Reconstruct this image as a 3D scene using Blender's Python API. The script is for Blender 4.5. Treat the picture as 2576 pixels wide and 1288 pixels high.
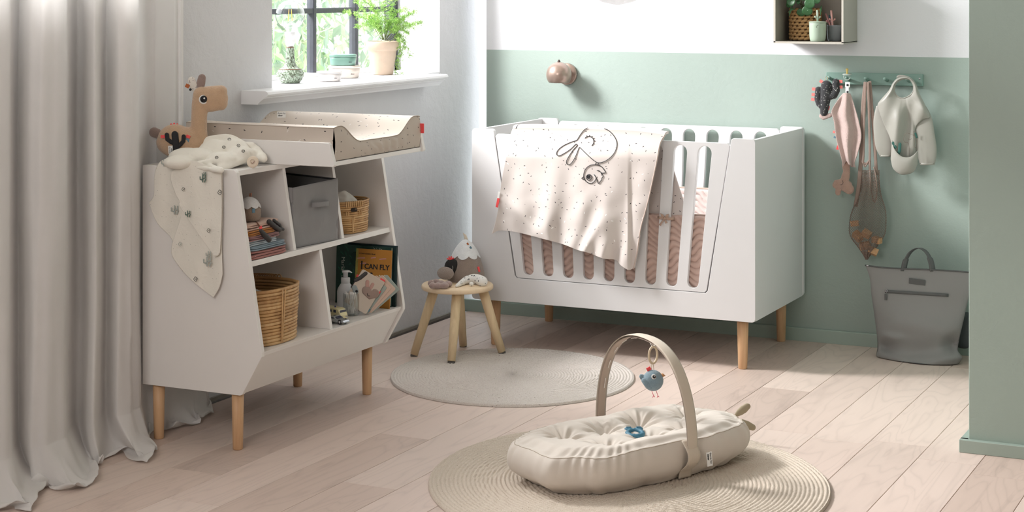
import bpy, bmesh, math, random
from mathutils import Vector, Matrix, noise
for o in list(bpy.data.objects): bpy.data.objects.remove(o)
SC = bpy.context.scene
COL = SC.collection
PI = math.pi
# ------------------------------------------------------------------ camera
YAW = math.radians(25.7); CC, SS = math.cos(YAW), math.sin(YAW); CH = 1.45; FP = 4450.0
cam_d = bpy.data.cameras.new('camera'); cam = bpy.data.objects.new('camera', cam_d); COL.objects.link(cam)
cam.location = (0, 0, CH); cam.rotation_euler = (PI/2, 0, YAW)
cam_d.sensor_width = 36; cam_d.lens = FP/2576*36; cam_d.shift_y = -(644+35)/2576
cam_d.clip_end = 60
SC.camera = cam
# ------------------------------------------------------------------ world, light, exposure
W = bpy.data.worlds.new('sky'); SC.world = W; W.use_nodes = True
wn = W.node_tree.nodes['Background']; wn.inputs[0].default_value = (0.93, 0.965, 1.0, 1); wn.inputs[1].default_value = 1.9
def area(name, loc, target, size, power, color=(1, 1, 1), sy=None):
    d = bpy.data.lights.new(name, 'AREA'); d.energy = power; d.color = color; d.size = size
    if sy: d.shape = 'RECTANGLE'; d.size_y = sy
    o = bpy.data.objects.new(name, d); COL.objects.link(o); o.location = loc
    o.rotation_euler = (Vector(target)-Vector(loc)).to_track_quat('-Z', 'Y').to_euler(); return o
KEYL = area('daylight_key', (-5.1, 5.15, 2.85), (-2.0, 6.2, 0.6), 0.8, 195, (1.0, 0.985, 0.975))
WLIT = area('daylight_window', (-4.25, 6.2, 2.05), (-2.6, 6.3, 0.9), 1.1, 22, (0.99, 0.99, 1.0), 0.8)
FILL = area('room_fill', (-2.05, 1.0, 2.3), (-3.0, 5.0, 0.7), 1.5, 40, (1.0, 0.955, 0.93))
SC.view_settings.view_transform = 'Standard'; SC.view_settings.look = 'None'
SC.view_settings.gamma = 1; SC.view_settings.use_curve_mapping = False
SC.view_settings.exposure = 0.42
# ------------------------------------------------------------------ measuring helpers (pixel of the 2576x1288 photo -> point on a plane)
def ray(px, py):
    X = (px-1288.0)/FP
    return Vector((X*CC-SS, X*SS+CC, -(py+35.0)/FP))
def atz(px, py, z=0.0):
    d = ray(px, py); t = (z-CH)/d.z; return Vector((d.x*t, d.y*t, z))
def atx(px, py, x):
    d = ray(px, py); t = x/d.x; return Vector((x, d.y*t, CH+d.z*t))
def aty(px, py, y):
    d = ray(px, py); t = y/d.y; return Vector((d.x*t, y, CH+d.z*t))
def atD(px, py, D):
    d = ray(px, py); return Vector((d.x*D, d.y*D, CH+d.z*D))
RT = Vector((CC, SS, 0)); FW = Vector((-SS, CC, 0)); UP = Vector((0, 0, 1))
def lerp(a, b, t): return a+(b-a)*t
def sst(a, b, x):
    t = max(0.0, min(1.0, (x-a)/(b-a))); return t*t*(3-2*t)
def n3(x, y=0, z=0): return noise.noise(Vector((x, y, z)))
def spl(pts, t):
    """catmull-rom through pts (tuples or Vectors) at t in 0..1"""
    n = len(pts)-1; f = max(0, min(0.999999, t))*n; i = int(f); u = f-i
    P = [Vector(pts[max(0, min(n, k))]) for k in (i-1, i, i+1, i+2)]
    return 0.5*((2*P[1])+(-P[0]+P[2])*u+(2*P[0]-5*P[1]+4*P[2]-P[3])*u*u+(-P[0]+3*P[1]-3*P[2]+P[3])*u**3)
def path(pts, n): return [spl(pts, i/(n-1)) for i in range(n)]
def cpath(pts, n):
    """closed smooth loop"""
    m = len(pts); P = [Vector(p) for p in pts]; out = []
    for i in range(n):
        f = i/n*m; k = int(f); u = f-k
        a, b, c, d = P[(k-1) % m], P[k % m], P[(k+1) % m], P[(k+2) % m]
        out.append(0.5*((2*b)+(-a+c)*u+(2*a-5*b+4*c-d)*u*u+(-a+3*b-3*c+d)*u**3))
    return out
# ------------------------------------------------------------------ materials
def lin(c): return tuple(((v/255)/12.92 if v/255 <= 0.04045 else ((v/255+0.055)/1.055)**2.4) for v in c)
MATS = {}
class NT:
    def __init__(s, m):
        m.use_nodes = True; s.t = m.node_tree; s.N = s.t.nodes; s.L = s.t.links; s.b = s.N['Principled BSDF']
    def n(s, typ, **kw):
        x = s.N.new(typ)
        for k, v in kw.items():
            if hasattr(x, k) and k not in ('Scale', 'W'): setattr(x, k, v)
        return x
    def l(s, a, b): s.L.new(a, b)
    def coord(s, scale=(1, 1, 1), kind='Object', rot=(0, 0, 0)):
        tc = s.N.new('ShaderNodeTexCoord'); mp = s.N.new('ShaderNodeMapping')
        mp.inputs['Scale'].default_value = scale; mp.inputs['Rotation'].default_value = rot
        s.l(tc.outputs[kind], mp.inputs[0]); return mp.outputs[0]
    def noise(s, vec, scale, detail=3, rough=0.5, dist=0):
        x = s.N.new('ShaderNodeTexNoise'); x.inputs['Scale'].default_value = scale; x.inputs['Detail'].default_value = detail
        x.inputs['Roughness'].default_value = rough; x.inputs['Distortion'].default_value = dist
        if vec: s.l(vec, x.inputs['Vector'])
        return x.outputs[0]
    def ramp(s, fac, stops):
        r = s.N.new('ShaderNodeValToRGB'); e = r.color_ramp.elements
        while len(e) < len(stops): e.new(0.5)
        for k, (p, c) in enumerate(stops):
            e[k].position = p; e[k].color = (*(c if len(c) == 3 else c[:3]), 1)
        s.l(fac, r.inputs[0]); return r.outputs[0]
    def mix(s, fac, a, b, mode='MIX'):
        x = s.N.new('ShaderNodeMix'); x.data_type = 'RGBA'; x.blend_type = mode
        for sock, v in ((x.inputs[0], fac), (x.inputs[6], a), (x.inputs[7], b)):
            if isinstance(v, (int, float)): sock.default_value = v
            elif isinstance(v, tuple): sock.default_value = (*v, 1)
            else: s.l(v, sock)
        return x.outputs[2]
    def math(s, op, a, b=None, c=None):
        x = s.N.new('ShaderNodeMath'); x.operation = op
        for k, v in enumerate((a, b, c)):
            if v is None: continue
            if isinstance(v, (int, float)): x.inputs[k].default_value = v
            else: s.l(v, x.inputs[k])
        return x.outputs[0]
    def bump(s, h, strength, dist=0.002, prev=None):
        b = s.N.new('ShaderNodeBump'); b.inputs['Strength'].default_value = strength; b.inputs['Distance'].default_value = dist
        s.l(h, b.inputs['Height'])
        if prev: s.l(prev, b.inputs['Normal'])
        s.l(b.outputs[0], s.b.inputs['Normal']); return b.outputs[0]
def mat(name, col, rough=0.5, metal=0.0, bump=None, var=0.0, vs=6.0, sheen=0.0, spec=0.5, trans=0.0, coat=0.0, emis=None):
    """bump = (scale, strength, distance[, stretch])"""
    if name in MATS: return MATS[name]
    m = bpy.data.materials.new(name); MATS[name] = m; t = NT(m); b = t.b
    c = lin(col); b.inputs['Base Color'].default_value = (*c, 1); b.inputs['Roughness'].default_value = rough
    b.inputs['Metallic'].default_value = metal; b.inputs['Specular IOR Level'].default_value = spec
    b.inputs['Sheen Weight'].default_value = sheen; b.inputs['Transmission Weight'].default_value = trans
    b.inputs['Coat Weight'].default_value = coat
    v = t.coord()
    nz = t.noise(v, vs, 4)
    k = max(var, 0.02)
    t.l(t.mix(nz, tuple(x*(1-k) for x in c), tuple(min(1, x*(1+k)) for x in c)), b.inputs['Base Color'])
    if bump:
        vv = t.coord(bump[3]) if len(bump) > 3 else v
        t.bump(t.noise(vv, bump[0], 3), bump[1], bump[2])
    if emis:
        b.inputs['Emission Color'].default_value = (*lin(emis[0]), 1); b.inputs['Emission Strength'].default_value = emis[1]
    return m
def dashes(t, base, marks, uvscale=1.0, kind='UV'):
    """small printed dashes scattered on cloth: marks = list of (cells per metre, half length, half width, chance, colour)"""
    col = base
    for k, (sc, hl, hw, ch, c) in enumerate(marks):
        v = t.coord((sc*uvscale,)*3, kind, rot=(0, 0, 0.7*k))
        vo = t.N.new('ShaderNodeTexVoronoi'); vo.voronoi_dimensions = '2D' if kind == 'UV' else '3D'; vo.inputs['Scale'].default_value = 1; t.l(v, vo.inputs['Vector'])
        sub = t.N.new('ShaderNodeVectorMath'); sub.operation = 'SUBTRACT'; t.l(v, sub.inputs[0]); t.l(vo.outputs['Position'], sub.inputs[1])
        sep = t.N.new('ShaderNodeSeparateColor'); t.l(vo.outputs['Color'], sep.inputs[0])
        ro = t.N.new('ShaderNodeVectorRotate'); ro.rotation_type = 'Z_AXIS'; t.l(sub.outputs[0], ro.inputs['Vector']); t.l(t.math('MULTIPLY', sep.outputs[0], 6.28), ro.inputs['Angle'])
        sx = t.N.new('ShaderNodeSeparateXYZ'); t.l(ro.outputs[0], sx.inputs[0])
        f = t.math('MULTIPLY', t.math('LESS_THAN', t.math('ABSOLUTE', sx.outputs[0]), hl), t.math('LESS_THAN', t.math('ABSOLUTE', sx.outputs[1]), hw))
        if kind != 'UV': f = t.math('MULTIPLY', f, t.math('LESS_THAN', t.math('ABSOLUTE', sx.outputs[2]), hl))
        f = t.math('MULTIPLY', f, t.math('LESS_THAN', sep.outputs[1], ch))
        col = t.mix(f, col, lin(c))
    return col
def cloth_mat(name, col, marks=(), weave=900, wst=0.25, wrinkle=0.0, rough=0.9, sheen=0.2, kind='UV', alpha=1.0, translucent=0.0):
    if name in MATS: return MATS[name]
    m = bpy.data.materials.new(name); MATS[name] = m; t = NT(m); b = t.b
    b.inputs['Roughness'].default_value = rough; b.inputs['Sheen Weight'].default_value = sheen; b.inputs['Specular IOR Level'].default_value = 0.2
    v = t.coord(); c = lin(col)
    base = t.mix(t.noise(v, 9, 4), tuple(x*0.95 for x in c), tuple(min(1, x*1.05) for x in c))
    if marks: base = dashes(t, base, marks, kind=kind)
    t.l(base, b.inputs['Base Color'])
    n1 = t.bump(t.noise(v, weave, 2), wst, 0.0006)
    if wrinkle: t.bump(t.noise(v, 28, 5, 0.55, 0.6), wrinkle, 0.006, n1)
    if alpha < 1: b.inputs['Alpha'].default_value = alpha
    if translucent:
        tr = t.N.new('ShaderNodeBsdfTranslucent'); t.l(base, tr.inputs[0]); ms = t.N.new('ShaderNodeMixShader'); ms.inputs[0].default_value = translucent
        t.l(b.outputs[0], ms.inputs[1]); t.l(tr.outputs[0], ms.inputs[2]); t.l(ms.outputs[0], t.N['Material Output'].inputs[0])
    return m
def wood(name, c1, c2, along='Z', scale=1.0, rough=0.5, bump=0.12):
    if name in MATS: return MATS[name]
    m = bpy.data.materials.new(name); MATS[name] = m; t = NT(m); b = t.b
    s = {'X': (2, 34, 34), 'Y': (34, 2, 34), 'Z': (34, 34, 2)}[along]
    v = t.coord(tuple(q*scale for q in s)); nz = t.noise(v, 1.0, 5, 0.6, 0.8); n2 = t.noise(v, 3.5, 3, 0.6)
    f = t.math('MULTIPLY_ADD', n2, 0.4, t.math('MULTIPLY', nz, 0.7))
    t.l(t.ramp(f, [(0.35, lin(c1)), (0.62, lin(c2))]), b.inputs['Base Color'])
    b.inputs['Roughness'].default_value = rough; t.bump(f, bump, 0.002)
    return m
def plush(name, col, rough=1.0, sc=260):
    return mat(name, col, rough, bump=(sc, 0.8, 0.004), var=0.12, vs=60, sheen=0.5, spec=0.1)
# ------------------------------------------------------------------ geometry
ORG = {}
def mrot(x=0, y=0, z=0): return Matrix.Rotation(z, 4, 'Z') @ Matrix.Rotation(y, 4, 'Y') @ Matrix.Rotation(x, 4, 'X')
def frame(o, x, y=None, z=None):
    """matrix from origin and axes"""
    x = Vector(x).normalized(); z = Vector(z).normalized() if z is not None else x.cross(Vector(y)).normalized()
    y = z.cross(x).normalized(); x = y.cross(z).normalized()
    m = Matrix((x, y, z)).transposed().to_4x4(); m.translation = Vector(o); return m
class G:
    def __init__(s): s.v = []; s.f = []; s.uv = {}
    def add(s, vs, fs, M=None):
        k = len(s.v)
        s.v += [(M @ Vector(p)) if M else Vector(p) for p in vs]
        s.f += [tuple(i+k for i in f) for f in fs]; return s
    def box(s, c, d, M=None):
        x, y, z = d[0]/2, d[1]/2, d[2]/2
        vs = [(c[0]+a*x, c[1]+b*y, c[2]+e*z) for a in (-1, 1) for b in (-1, 1) for e in (-1, 1)]
        return s.add(vs, [(0, 1, 3, 2), (4, 6, 7, 5), (0, 4, 5, 1), (2, 3, 7, 6), (0, 2, 6, 4), (1, 5, 7, 3)], M)
    def prism(s, poly, M, d):
        """poly (2D) in the XY plane of M, extruded +Z by d"""
        n = len(poly); a = sum(poly[i][0]*poly[(i+1) % n][1]-poly[(i+1) % n][0]*poly[i][1] for i in range(n))
        if a < 0: poly = poly[::-1]
        vs = [(p[0], p[1], 0) for p in poly]+[(p[0], p[1], d) for p in poly]
        fs = [tuple(range(n))[::-1], tuple(range(n, 2*n))]+[(i, (i+1) % n, (i+1) % n+n, i+n) for i in range(n)]
        return s.add(vs, fs, M)
    def rings(s, R, closed=False, caps=True):
        """skin a list of rings (equal length lists of points)"""
        n = len(R[0]); k = len(R); vs = [p for r in R for p in r]; fs = []
        for i in range(k if closed else k-1):
            j = (i+1) % k
            for a in range(n):
                b = (a+1) % n; fs.append((i*n+a, i*n+b, j*n+b, j*n+a))
        if caps and not closed: fs += [tuple(range(n))[::-1], tuple((k-1)*n+a for a in range(n))]
        return s.add(vs, fs)
    def tube(s, pts, r, n=10, closed=False, flat=1.0, up=None, caps=True):
        """pts list of Vectors; r number or list; flat squashes along the second axis"""
        P = [Vector(p) for p in pts]; k = len(P); R = []; prev = None
        for i in range(k):
            if closed: t = P[(i+1) % k]-P[(i-1) % k]
            else: t = P[min(i+1, k-1)]-P[max(i-1, 0)]
            if t.length < 1e-9: t = Vector((0, 0, 1))
            t.normalize()
            if up is not None: a = Vector(up)-t*t.dot(Vector(up))
            elif prev is None: a = (Vector((0, 0, 1)) if abs(t.z) < 0.9 else Vector((1, 0, 0))); a = a-t*t.dot(a)
            else: a = prev-t*t.dot(prev)
            if a.length < 1e-6: a = t.orthogonal()
            a.normalize(); prev = a; b = t.cross(a); rr = r[i] if isinstance(r, (list, tuple)) else r
            R.append([P[i]+a*(math.cos(2*PI*j/n)*rr*flat)+b*(math.sin(2*PI*j/n)*rr) for j in range(n)])
        return s.rings(R, closed, caps)
    def lathe(s, prof, c=(0, 0, 0), n=32, M=None, caps=True, sx=1, sy=1):
        """prof list of (r,z)"""
        R = [[Vector((c[0]+math.cos(2*PI*j/n)*max(r, 1e-5)*sx, c[1]+math.sin(2*PI*j/n)*max(r, 1e-5)*sy, c[2]+z)) for j in range(n)] for r, z in prof]
        if M: R = [[M @ p for p in q] for q in R]
        return s.rings(R, False, caps)
    def grid(s, fn, nu, nv, cu=False, uvf=None):
        """surface fn(u,v) in 0..1; uvf(u,v)->uv"""
        k = len(s.v); mu = nu if cu else nu+1
        for j in range(nv+1):
            for i in range(mu): s.v.append(Vector(fn(i/nu, j/nv)))
        for j in range(nv):
            for i in range(nu):
                a, b = i, (i+1) % mu
                f = (k+j*mu+a, k+j*mu+b, k+(j+1)*mu+b, k+(j+1)*mu+a); s.f.append(f)
                if uvf: s.uv[len(s.f)-1] = [uvf(i/nu, j/nv), uvf((i+1)/nu, j/nv), uvf((i+1)/nu, (j+1)/nv), uvf(i/nu, (j+1)/nv)]
        return s
    def blob(s, c, r, M=None, nu=20, nv=12, fn=None):
        """ellipsoid, r = (rx,ry,rz); fn(dir)->scale"""
        def f(u, v):
            th = v*PI; ph = u*2*PI; d = Vector((math.sin(th)*math.cos(ph), math.sin(th)*math.sin(ph), math.cos(th)))
            k = fn(d) if fn else 1; p = Vector((d.x*r[0]*k, d.y*r[1]*k, d.z*r[2]*k))
            return (M @ p if M else p)+Vector(c)
        R = [[f(i/nu, (j+0.0)/nv) for i in range(nu)] for j in range(1, nv)]
        k = len(s.v); top = f(0, 0); bot = f(0, 1); s.rings(R[::-1], caps=False)
        s.v += [top, bot]; t = len(s.v)-2; last = k+(nv-2)*nu
        for i in range(nu):
            s.f.append((last+i, last+(i+1) % nu, t)); s.f.append((k+(i+1) % nu, k+i, t+1))
        return s
    def build(s, name, m, parent=None, smooth=True, bevel=0, seg=2, sub=0, solid=0, off=0, kind=None, label=None, cat=None, group=None, base=None, angle=None):
        if parent is not None: org = ORG[parent]
        elif base is not None: org = Vector(base)
        else:
            zs = min(p.z for p in s.v); lo = [min(p[i] for p in s.v) for i in (0, 1)]; hi = [max(p[i] for p in s.v) for i in (0, 1)]
            org = Vector(((lo[0]+hi[0])/2, (lo[1]+hi[1])/2, zs))
        me = bpy.data.meshes.new(name); me.from_pydata([tuple(p-org) for p in s.v], [], s.f); me.update()
        if s.uv:
            ul = me.uv_layers.new(name='UVMap')
            for p in me.polygons:
                q = s.uv.get(p.index)
                if q:
                    for a, li in enumerate(p.loop_indices): ul.data[li].uv = q[a]
        o = bpy.data.objects.new(name, me); COL.objects.link(o); ORG[o] = org
        if parent is not None: o.parent = parent
        else: o.location = org
        ms = m if isinstance(m, (list, tuple)) else [m]
        for q in ms: me.materials.append(q)
        if smooth:
            me.polygons.foreach_set('use_smooth', [True]*len(me.polygons))
        if bevel:
            bv = o.modifiers.new('b', 'BEVEL'); bv.width = bevel; bv.segments = seg; bv.limit_method = 'ANGLE'; bv.angle_limit = 0.6; bv.harden_normals = smooth
        if solid:
            so = o.modifiers.new('s', 'SOLIDIFY'); so.thickness = solid; so.offset = off
        if sub:
            sb = o.modifiers.new('u', 'SUBSURF'); sb.levels = sub; sb.render_levels = sub
        if kind: o['kind'] = kind
        if label: o['label'] = label
        if cat: o['category'] = cat
        if group: o['group'] = group
        return o
def thing(name, loc, label, cat, group=None):
    o = bpy.data.objects.new(name, None); COL.objects.link(o); o.location = loc; o.empty_display_size = 0.05
    ORG[o] = Vector(loc); o['label'] = label; o['category'] = cat
    if group: o['group'] = group
    return o
def curve_mesh(name, splines, M, depth, m, parent=None, bevel=0.0, **kw):
    """filled 2D outline with holes, extruded: splines = list of closed 2D loops"""
    cu = bpy.data.curves.new(name, 'CURVE'); cu.dimensions = '2D'; cu.fill_mode = 'BOTH'; cu.extrude = depth/2-bevel; cu.bevel_depth = bevel; cu.bevel_resolution = 1; cu.offset = -bevel
    for lp in splines:
        s = cu.splines.new('POLY'); s.points.add(len(lp)-1); s.use_cyclic_u = True
        for i, p in enumerate(lp): s.points[i].co = (p[0], p[1], 0, 1)
    ob = bpy.data.objects.new('tmp', cu); COL.objects.link(ob)
    dg = bpy.context.evaluated_depsgraph_get(); me = bpy.data.meshes.new_from_object(ob.evaluated_get(dg)); bpy.data.objects.remove(ob); bpy.data.curves.remove(cu)
    g = G(); g.add([v.co.copy() for v in me.vertices], [tuple(p.vertices) for p in me.polygons], M @ Matrix.Translation((0, 0, depth/2)))
    bpy.data.meshes.remove(me)
    kw.setdefault('smooth', False)
    return g.build(name, m, parent, **kw)
FONTCACHE = {}
def text_geo(body, size, M, g=None, extrude=0.0003, align='LEFT', shear=0.0, offset=0.0, bold=0.0):
    cu = bpy.data.curves.new('t', 'FONT'); cu.body = body; cu.size = size; cu.extrude = extrude; cu.align_x = align; cu.shear = shear; cu.offset = bold
    cu.resolution_u = 3
    ob = bpy.data.objects.new('tmp', cu); COL.objects.link(ob)
    dg = bpy.context.evaluated_depsgraph_get(); me = bpy.data.meshes.new_from_object(ob.evaluated_get(dg)); bpy.data.objects.remove(ob); bpy.data.curves.remove(cu)
    g = g or G(); g.add([v.co.copy() for v in me.vertices], [tuple(p.vertices) for p in me.polygons], M); bpy.data.meshes.remove(me); return g
def rrect(w, h, r, n=5, cx=0, cy=0):
    out = []
    for (sx, sy, a0) in ((1, 1, 0), (-1, 1, 90), (-1, -1, 180), (1, -1, 270)):
        for k in range(n+1):
            a = math.radians(a0+90*k/n); out.append((cx+sx*(w/2-r)+r*math.cos(a), cy+sy*(h/2-r)+r*math.sin(a)))
    return out
def slot(p0, r0, p1, r1, n=8):
    """rounded slot between two circle centres"""
    a = Vector((p1[0]-p0[0], p1[1]-p0[1])); th = math.atan2(a.y, a.x); out = []
    for k in range(n+1):
        q = th+PI/2+PI*k/n; out.append((p0[0]+r0*math.cos(q), p0[1]+r0*math.sin(q)))
    for k in range(n+1):
        q = th-PI/2+PI*k/n; out.append((p1[0]+r1*math.cos(q), p1[1]+r1*math.sin(q)))
    return out
def copy_tree(root, loc=None, rotz=0.0, label=None):
    r = root.copy(); COL.objects.link(r); ORG[r] = ORG[root]
    if loc is not None: r.location = loc
    r.rotation_euler = (root.rotation_euler[0], root.rotation_euler[1], rotz)
    if label: r['label'] = label
    for ch in [c for c in COL.objects if c.parent == root]:
        c = ch.copy(); COL.objects.link(c); c.parent = r
    return r
# ================================================================== SETTING
WX = -3.63; WY = 7.04
def plaster(name, col, sc=14, st=0.5, two=None):
    m = bpy.data.materials.new(name); MATS[name] = m; t = NT(m); b = t.b
    v = t.coord(kind='Object'); b.inputs['Roughness'].default_value = 0.75; b.inputs['Specular IOR Level'].default_value = 0.3
    c = lin(col); nz = t.noise(v, 5, 4)
    base = t.mix(nz, tuple(x*0.97 for x in c), tuple(min(1, x*1.03) for x in c))
    if two:
        sx = t.N.new('ShaderNodeSeparateXYZ'); geo = t.N.new('ShaderNodeNewGeometry'); t.l(geo.outputs['Position'], sx.inputs[0])
        base = t.mix(t.math('GREATER_THAN', sx.outputs[2], 1.168), lin(two), base) if False else t.mix(t.math('GREATER_THAN', sx.outputs[2], 1.168), base, lin(two))
    t.l(base, b.inputs['Base Color'])
    n1 = t.bump(t.noise(v, sc, 6, 0.6, 0.3), st, 0.02)
    t.bump(t.noise(v, 160, 3, 0.6), 0.18, 0.002, n1); return m
M_left = plaster('white_lime_plaster', (216, 216, 218), 14, 0.26)
M_back = plaster('sage_and_white_wall_paint', (163, 177, 170), 60, 0.07, (224, 224, 228))
M_sage = plaster('sage_wall_paint', (165, 181, 172), 60, 0.05)
M_trim = mat('sage_trim_paint', (162, 178, 169), 0.4, bump=(8, 0.05, 0.002))
M_white = mat('white_gloss_paint', (238, 238, 240), 0.35)
M_dark = mat('dark_iron_paint', (62, 64, 72), 0.5, bump=(60, 0.4, 0.003), var=0.2, vs=20)
# floor: planks along y
def plank_mat(k):
    m = bpy.data.materials.new('ash_plank_%s' % 'abcdef'[k]); t = NT(m); b = t.b
    oi = t.N.new('ShaderNodeObjectInfo'); tc = t.N.new('ShaderNodeTexCoord')
    rnd = t.N.new('ShaderNodeCombineXYZ'); t.l(t.math('MULTIPLY', oi.outputs['Random'], 37), rnd.inputs[0]); t.l(t.math('MULTIPLY', oi.outputs['Random'], 91), rnd.inputs[1])
    ad = t.N.new('ShaderNodeVectorMath'); ad.operation = 'ADD'; t.l(tc.outputs['Object'], ad.inputs[0]); t.l(rnd.outputs[0], ad.inputs[1])
    mp = t.N.new('ShaderNodeMapping'); mp.inputs['Scale'].default_value = (7.5, 1.1, 7.5); t.l(ad.outputs[0], mp.inputs[0])
    n0 = t.noise(mp.outputs[0], 1.0, 2, 0.45, 0.5)
    w = t.math('FRACT', t.math('MULTIPLY', n0, 16 if k % 2 else 11)); w = t.math('PINGPONG', w, 0.5)
    lines = t.math('POWER', t.math('SUBTRACT', 1.0, t.math('MULTIPLY', w, 2.0)), 4)
    mp2 = t.N.new('ShaderNodeMapping'); mp2.inputs['Scale'].default_value = (140, 5, 60); t.l(ad.outputs[0], mp2.inputs[0])
    fine = t.noise(mp2.outputs[0], 1.0, 4, 0.6)
    mp3 = t.N.new('ShaderNodeMapping'); mp3.inputs['Scale'].default_value = (9, 1.3, 9); t.l(ad.outputs[0], mp3.inputs[0])
    streak = t.noise(mp3.outputs[0], 1.0, 5, 0.65, 1.0)
    A = [(227, 207, 196), (222, 201, 189), (231, 212, 201), (215, 194, 182), (225, 206, 195), (210, 190, 179)][k]
    c = lin(A); dk = tuple(x*0.66 for x in c)
    col = t.mix(t.math('MULTIPLY', lines, 0.30), c, dk)
    col = t.mix(t.math('MULTIPLY', fine, 0.18), col, dk)
    st = t.ramp(streak, [(0.56, (0, 0, 0)), (0.72, (1, 1, 1))])
    col = t.mix(t.math('MULTIPLY', st, 0.42 if k in (3, 5) else 0.2), col, lin((160, 142, 134)))
    t.l(col, b.inputs['Base Color']); b.inputs['Roughness'].default_value = 0.48; b.inputs['Specular IOR Level'].default_value = 0.35
    t.bump(fine, 0.12, 0.001); return m
PM = [plank_mat(k) for k in range(6)]
random.seed(4)
fl = G().box((-1.6, 4.4, -0.03), (4.6, 6.4, 0.02)).build('floor', mat('sub_floor_brown', (110, 92, 78), 0.8), smooth=False, kind='structure')  # plain brown sub-floor below the planks
PW = 0.182; i = 0
x = -3.60
while x < 0.0:
    y = 2.6-random.random()*1.6
    while y < 7.03:
        L = random.choice((1.2, 1.5, 1.8, 2.0)); y1 = min(y+L, 7.035)
        if y1 > 3.2:
            G().box((x+PW/2, (y+y1)/2, -0.011), (PW-0.0016, y1-y-0.0016, 0.022)).build('plank', random.choice(PM), fl, smooth=False, bevel=0.0007, seg=1)
        y = y1
        if y1 >= 7.03: break
    x += PW
# walls
# window wall: opening y 5.50..6.82 (inner face), z from 1.075; unseen opening added above the frame further left to let light in
g = G()
def wall_panel(y0, y1, z0, z1, th=0.34): g.box((WX-th/2, (y0+y1)/2, (z0+z1)/2), (th, y1-y0, z1-z0))
wall_panel(2.6, 5.40, -0.02, 1.56); wall_panel(5.40, 7.2, -0.02, 1.045)
g.build('wall_left', M_left, smooth=False, kind='structure')
# reveals (splayed at the corner side)
g = G()
g.prism([(WX, 5.40), (WX, 5.50), (WX-0.34, 5.46), (WX-0.34, 5.40)], Matrix.Translation((0, 0, 1.04)), 1.5)
g.prism([(WX, 7.2), (WX, 6.815), (WX-0.34, 6.94), (WX-0.34, 7.2)], Matrix.Translation((0, 0, 1.045)), 1.5)
g.build('trim_1', M_left, smooth=False, kind='structure', base=(WX, 6, 1.04))
G().box(((WX-0.5+0.9)/2-0.3, WY+0.06, 1.3), (3.2, 0.12, 2.7)).build('wall_back', M_back, smooth=False, kind='structure')
G().box((-1.107+1.0, 5.58+0.75, 1.3), (2.0, 1.5, 2.7)).build('wall_right', M_sage, smooth=False, kind='structure', bevel=0.002)
g = G(); g.box((-1.133+1.0, 5.566+0.008, 0.02), (2.0, 0.030, 0.04)); g.box((-1.133+0.013, 6.3, 0.02), (0.026, 1.45, 0.04))
g.build('baseboard_right', M_trim, smooth=False, kind='structure', bevel=0.002)
M_ceil = mat('off_white_ceiling', (212, 206, 200), 0.9)
G().box((-1.0, 2.7, 2.66), (5.3, 8.9, 0.1)).build('ceiling', M_ceil, smooth=False, kind='structure')
G().box((-1.0, -1.75, 1.3), (5.3, 0.1, 2.7)).build('wall_front', M_ceil, smooth=False, kind='structure')
G().box((1.35, 2.7, 1.3), (0.1, 8.9, 2.7)).build('wall_side', mat('beige_wall_paint', (170, 158, 146), 0.9), smooth=False, kind='structure')
G().box((-3.8, 0.3, 1.3), (0.34, 4.6, 2.7)).build('wall_left_rear', M_left, smooth=False, kind='structure')
G().box((-1.1, 0.4, -0.03), (5.2, 4.4, 0.04)).build('floor_rear', MATS['sub_floor_brown'], smooth=False, kind='structure')
G().box((-2.36, WY-0.008, 0.026), (2.52, 0.016, 0.055)).build('baseboard_back', M_trim, smooth=False, kind='structure', bevel=0.003)
G().box((WX+0.004, 5.2, 0.006), (0.012, 3.6, 0.012)).build('trim_2', mat('pale_floor_gap', (150, 144, 136), 0.8), smooth=False, kind='structure')
# window sill with moulded nose
sx0 = -3.515
prof = [(WX-0.33, 1.045), (WX-0.33, 1.075), (sx0-0.012, 1.075), (sx0-0.003, 1.071), (sx0, 1.063), (sx0-0.004, 1.056), (sx0-0.016, 1.053), (sx0-0.016, 1.049), (sx0-0.026, 1.043), (sx0-0.040, 1.032), (sx0-0.044, 1.026), (WX-0.002, 1.026), (WX-0.002, 1.045)]
ys0, ys1 = 5.30, 6.68
g = G()
nose = [(WX-0.002, 1.075)]+[p for p in prof[2:12]]
g.prism([(p[0], p[1]) for p in nose], frame((0, ys1, 0), (1, 0, 0), z=(0, -1, 0)) @ Matrix.Identity(4), 0.0001) if False else None
def yprism(g, prof, y0, y1):
    n = len(prof); vs = [(p[0], y0, p[1]) for p in prof]+[(p[0], y1, p[1]) for p in prof]
    a = sum(prof[i][0]*prof[(i+1) % n][1]-prof[(i+1) % n][0]*prof[i][1] for i in range(n))
    fs = [tuple(range(n)), tuple(range(n, 2*n))[::-1]]+[(i, i+n, (i+1) % n+n, (i+1) % n) for i in range(n)]
    if a < 0: fs = [f[::-1] for f in fs]
    g.add(vs, fs)
yprism(g, nose, ys0, ys1); g.box((WX-0.175, 6.20, 1.06), (0.345, 1.50, 0.030))
g.build('trim_3', M_white, smooth=False, kind='structure', base=(WX, 6, 1.04))
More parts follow.
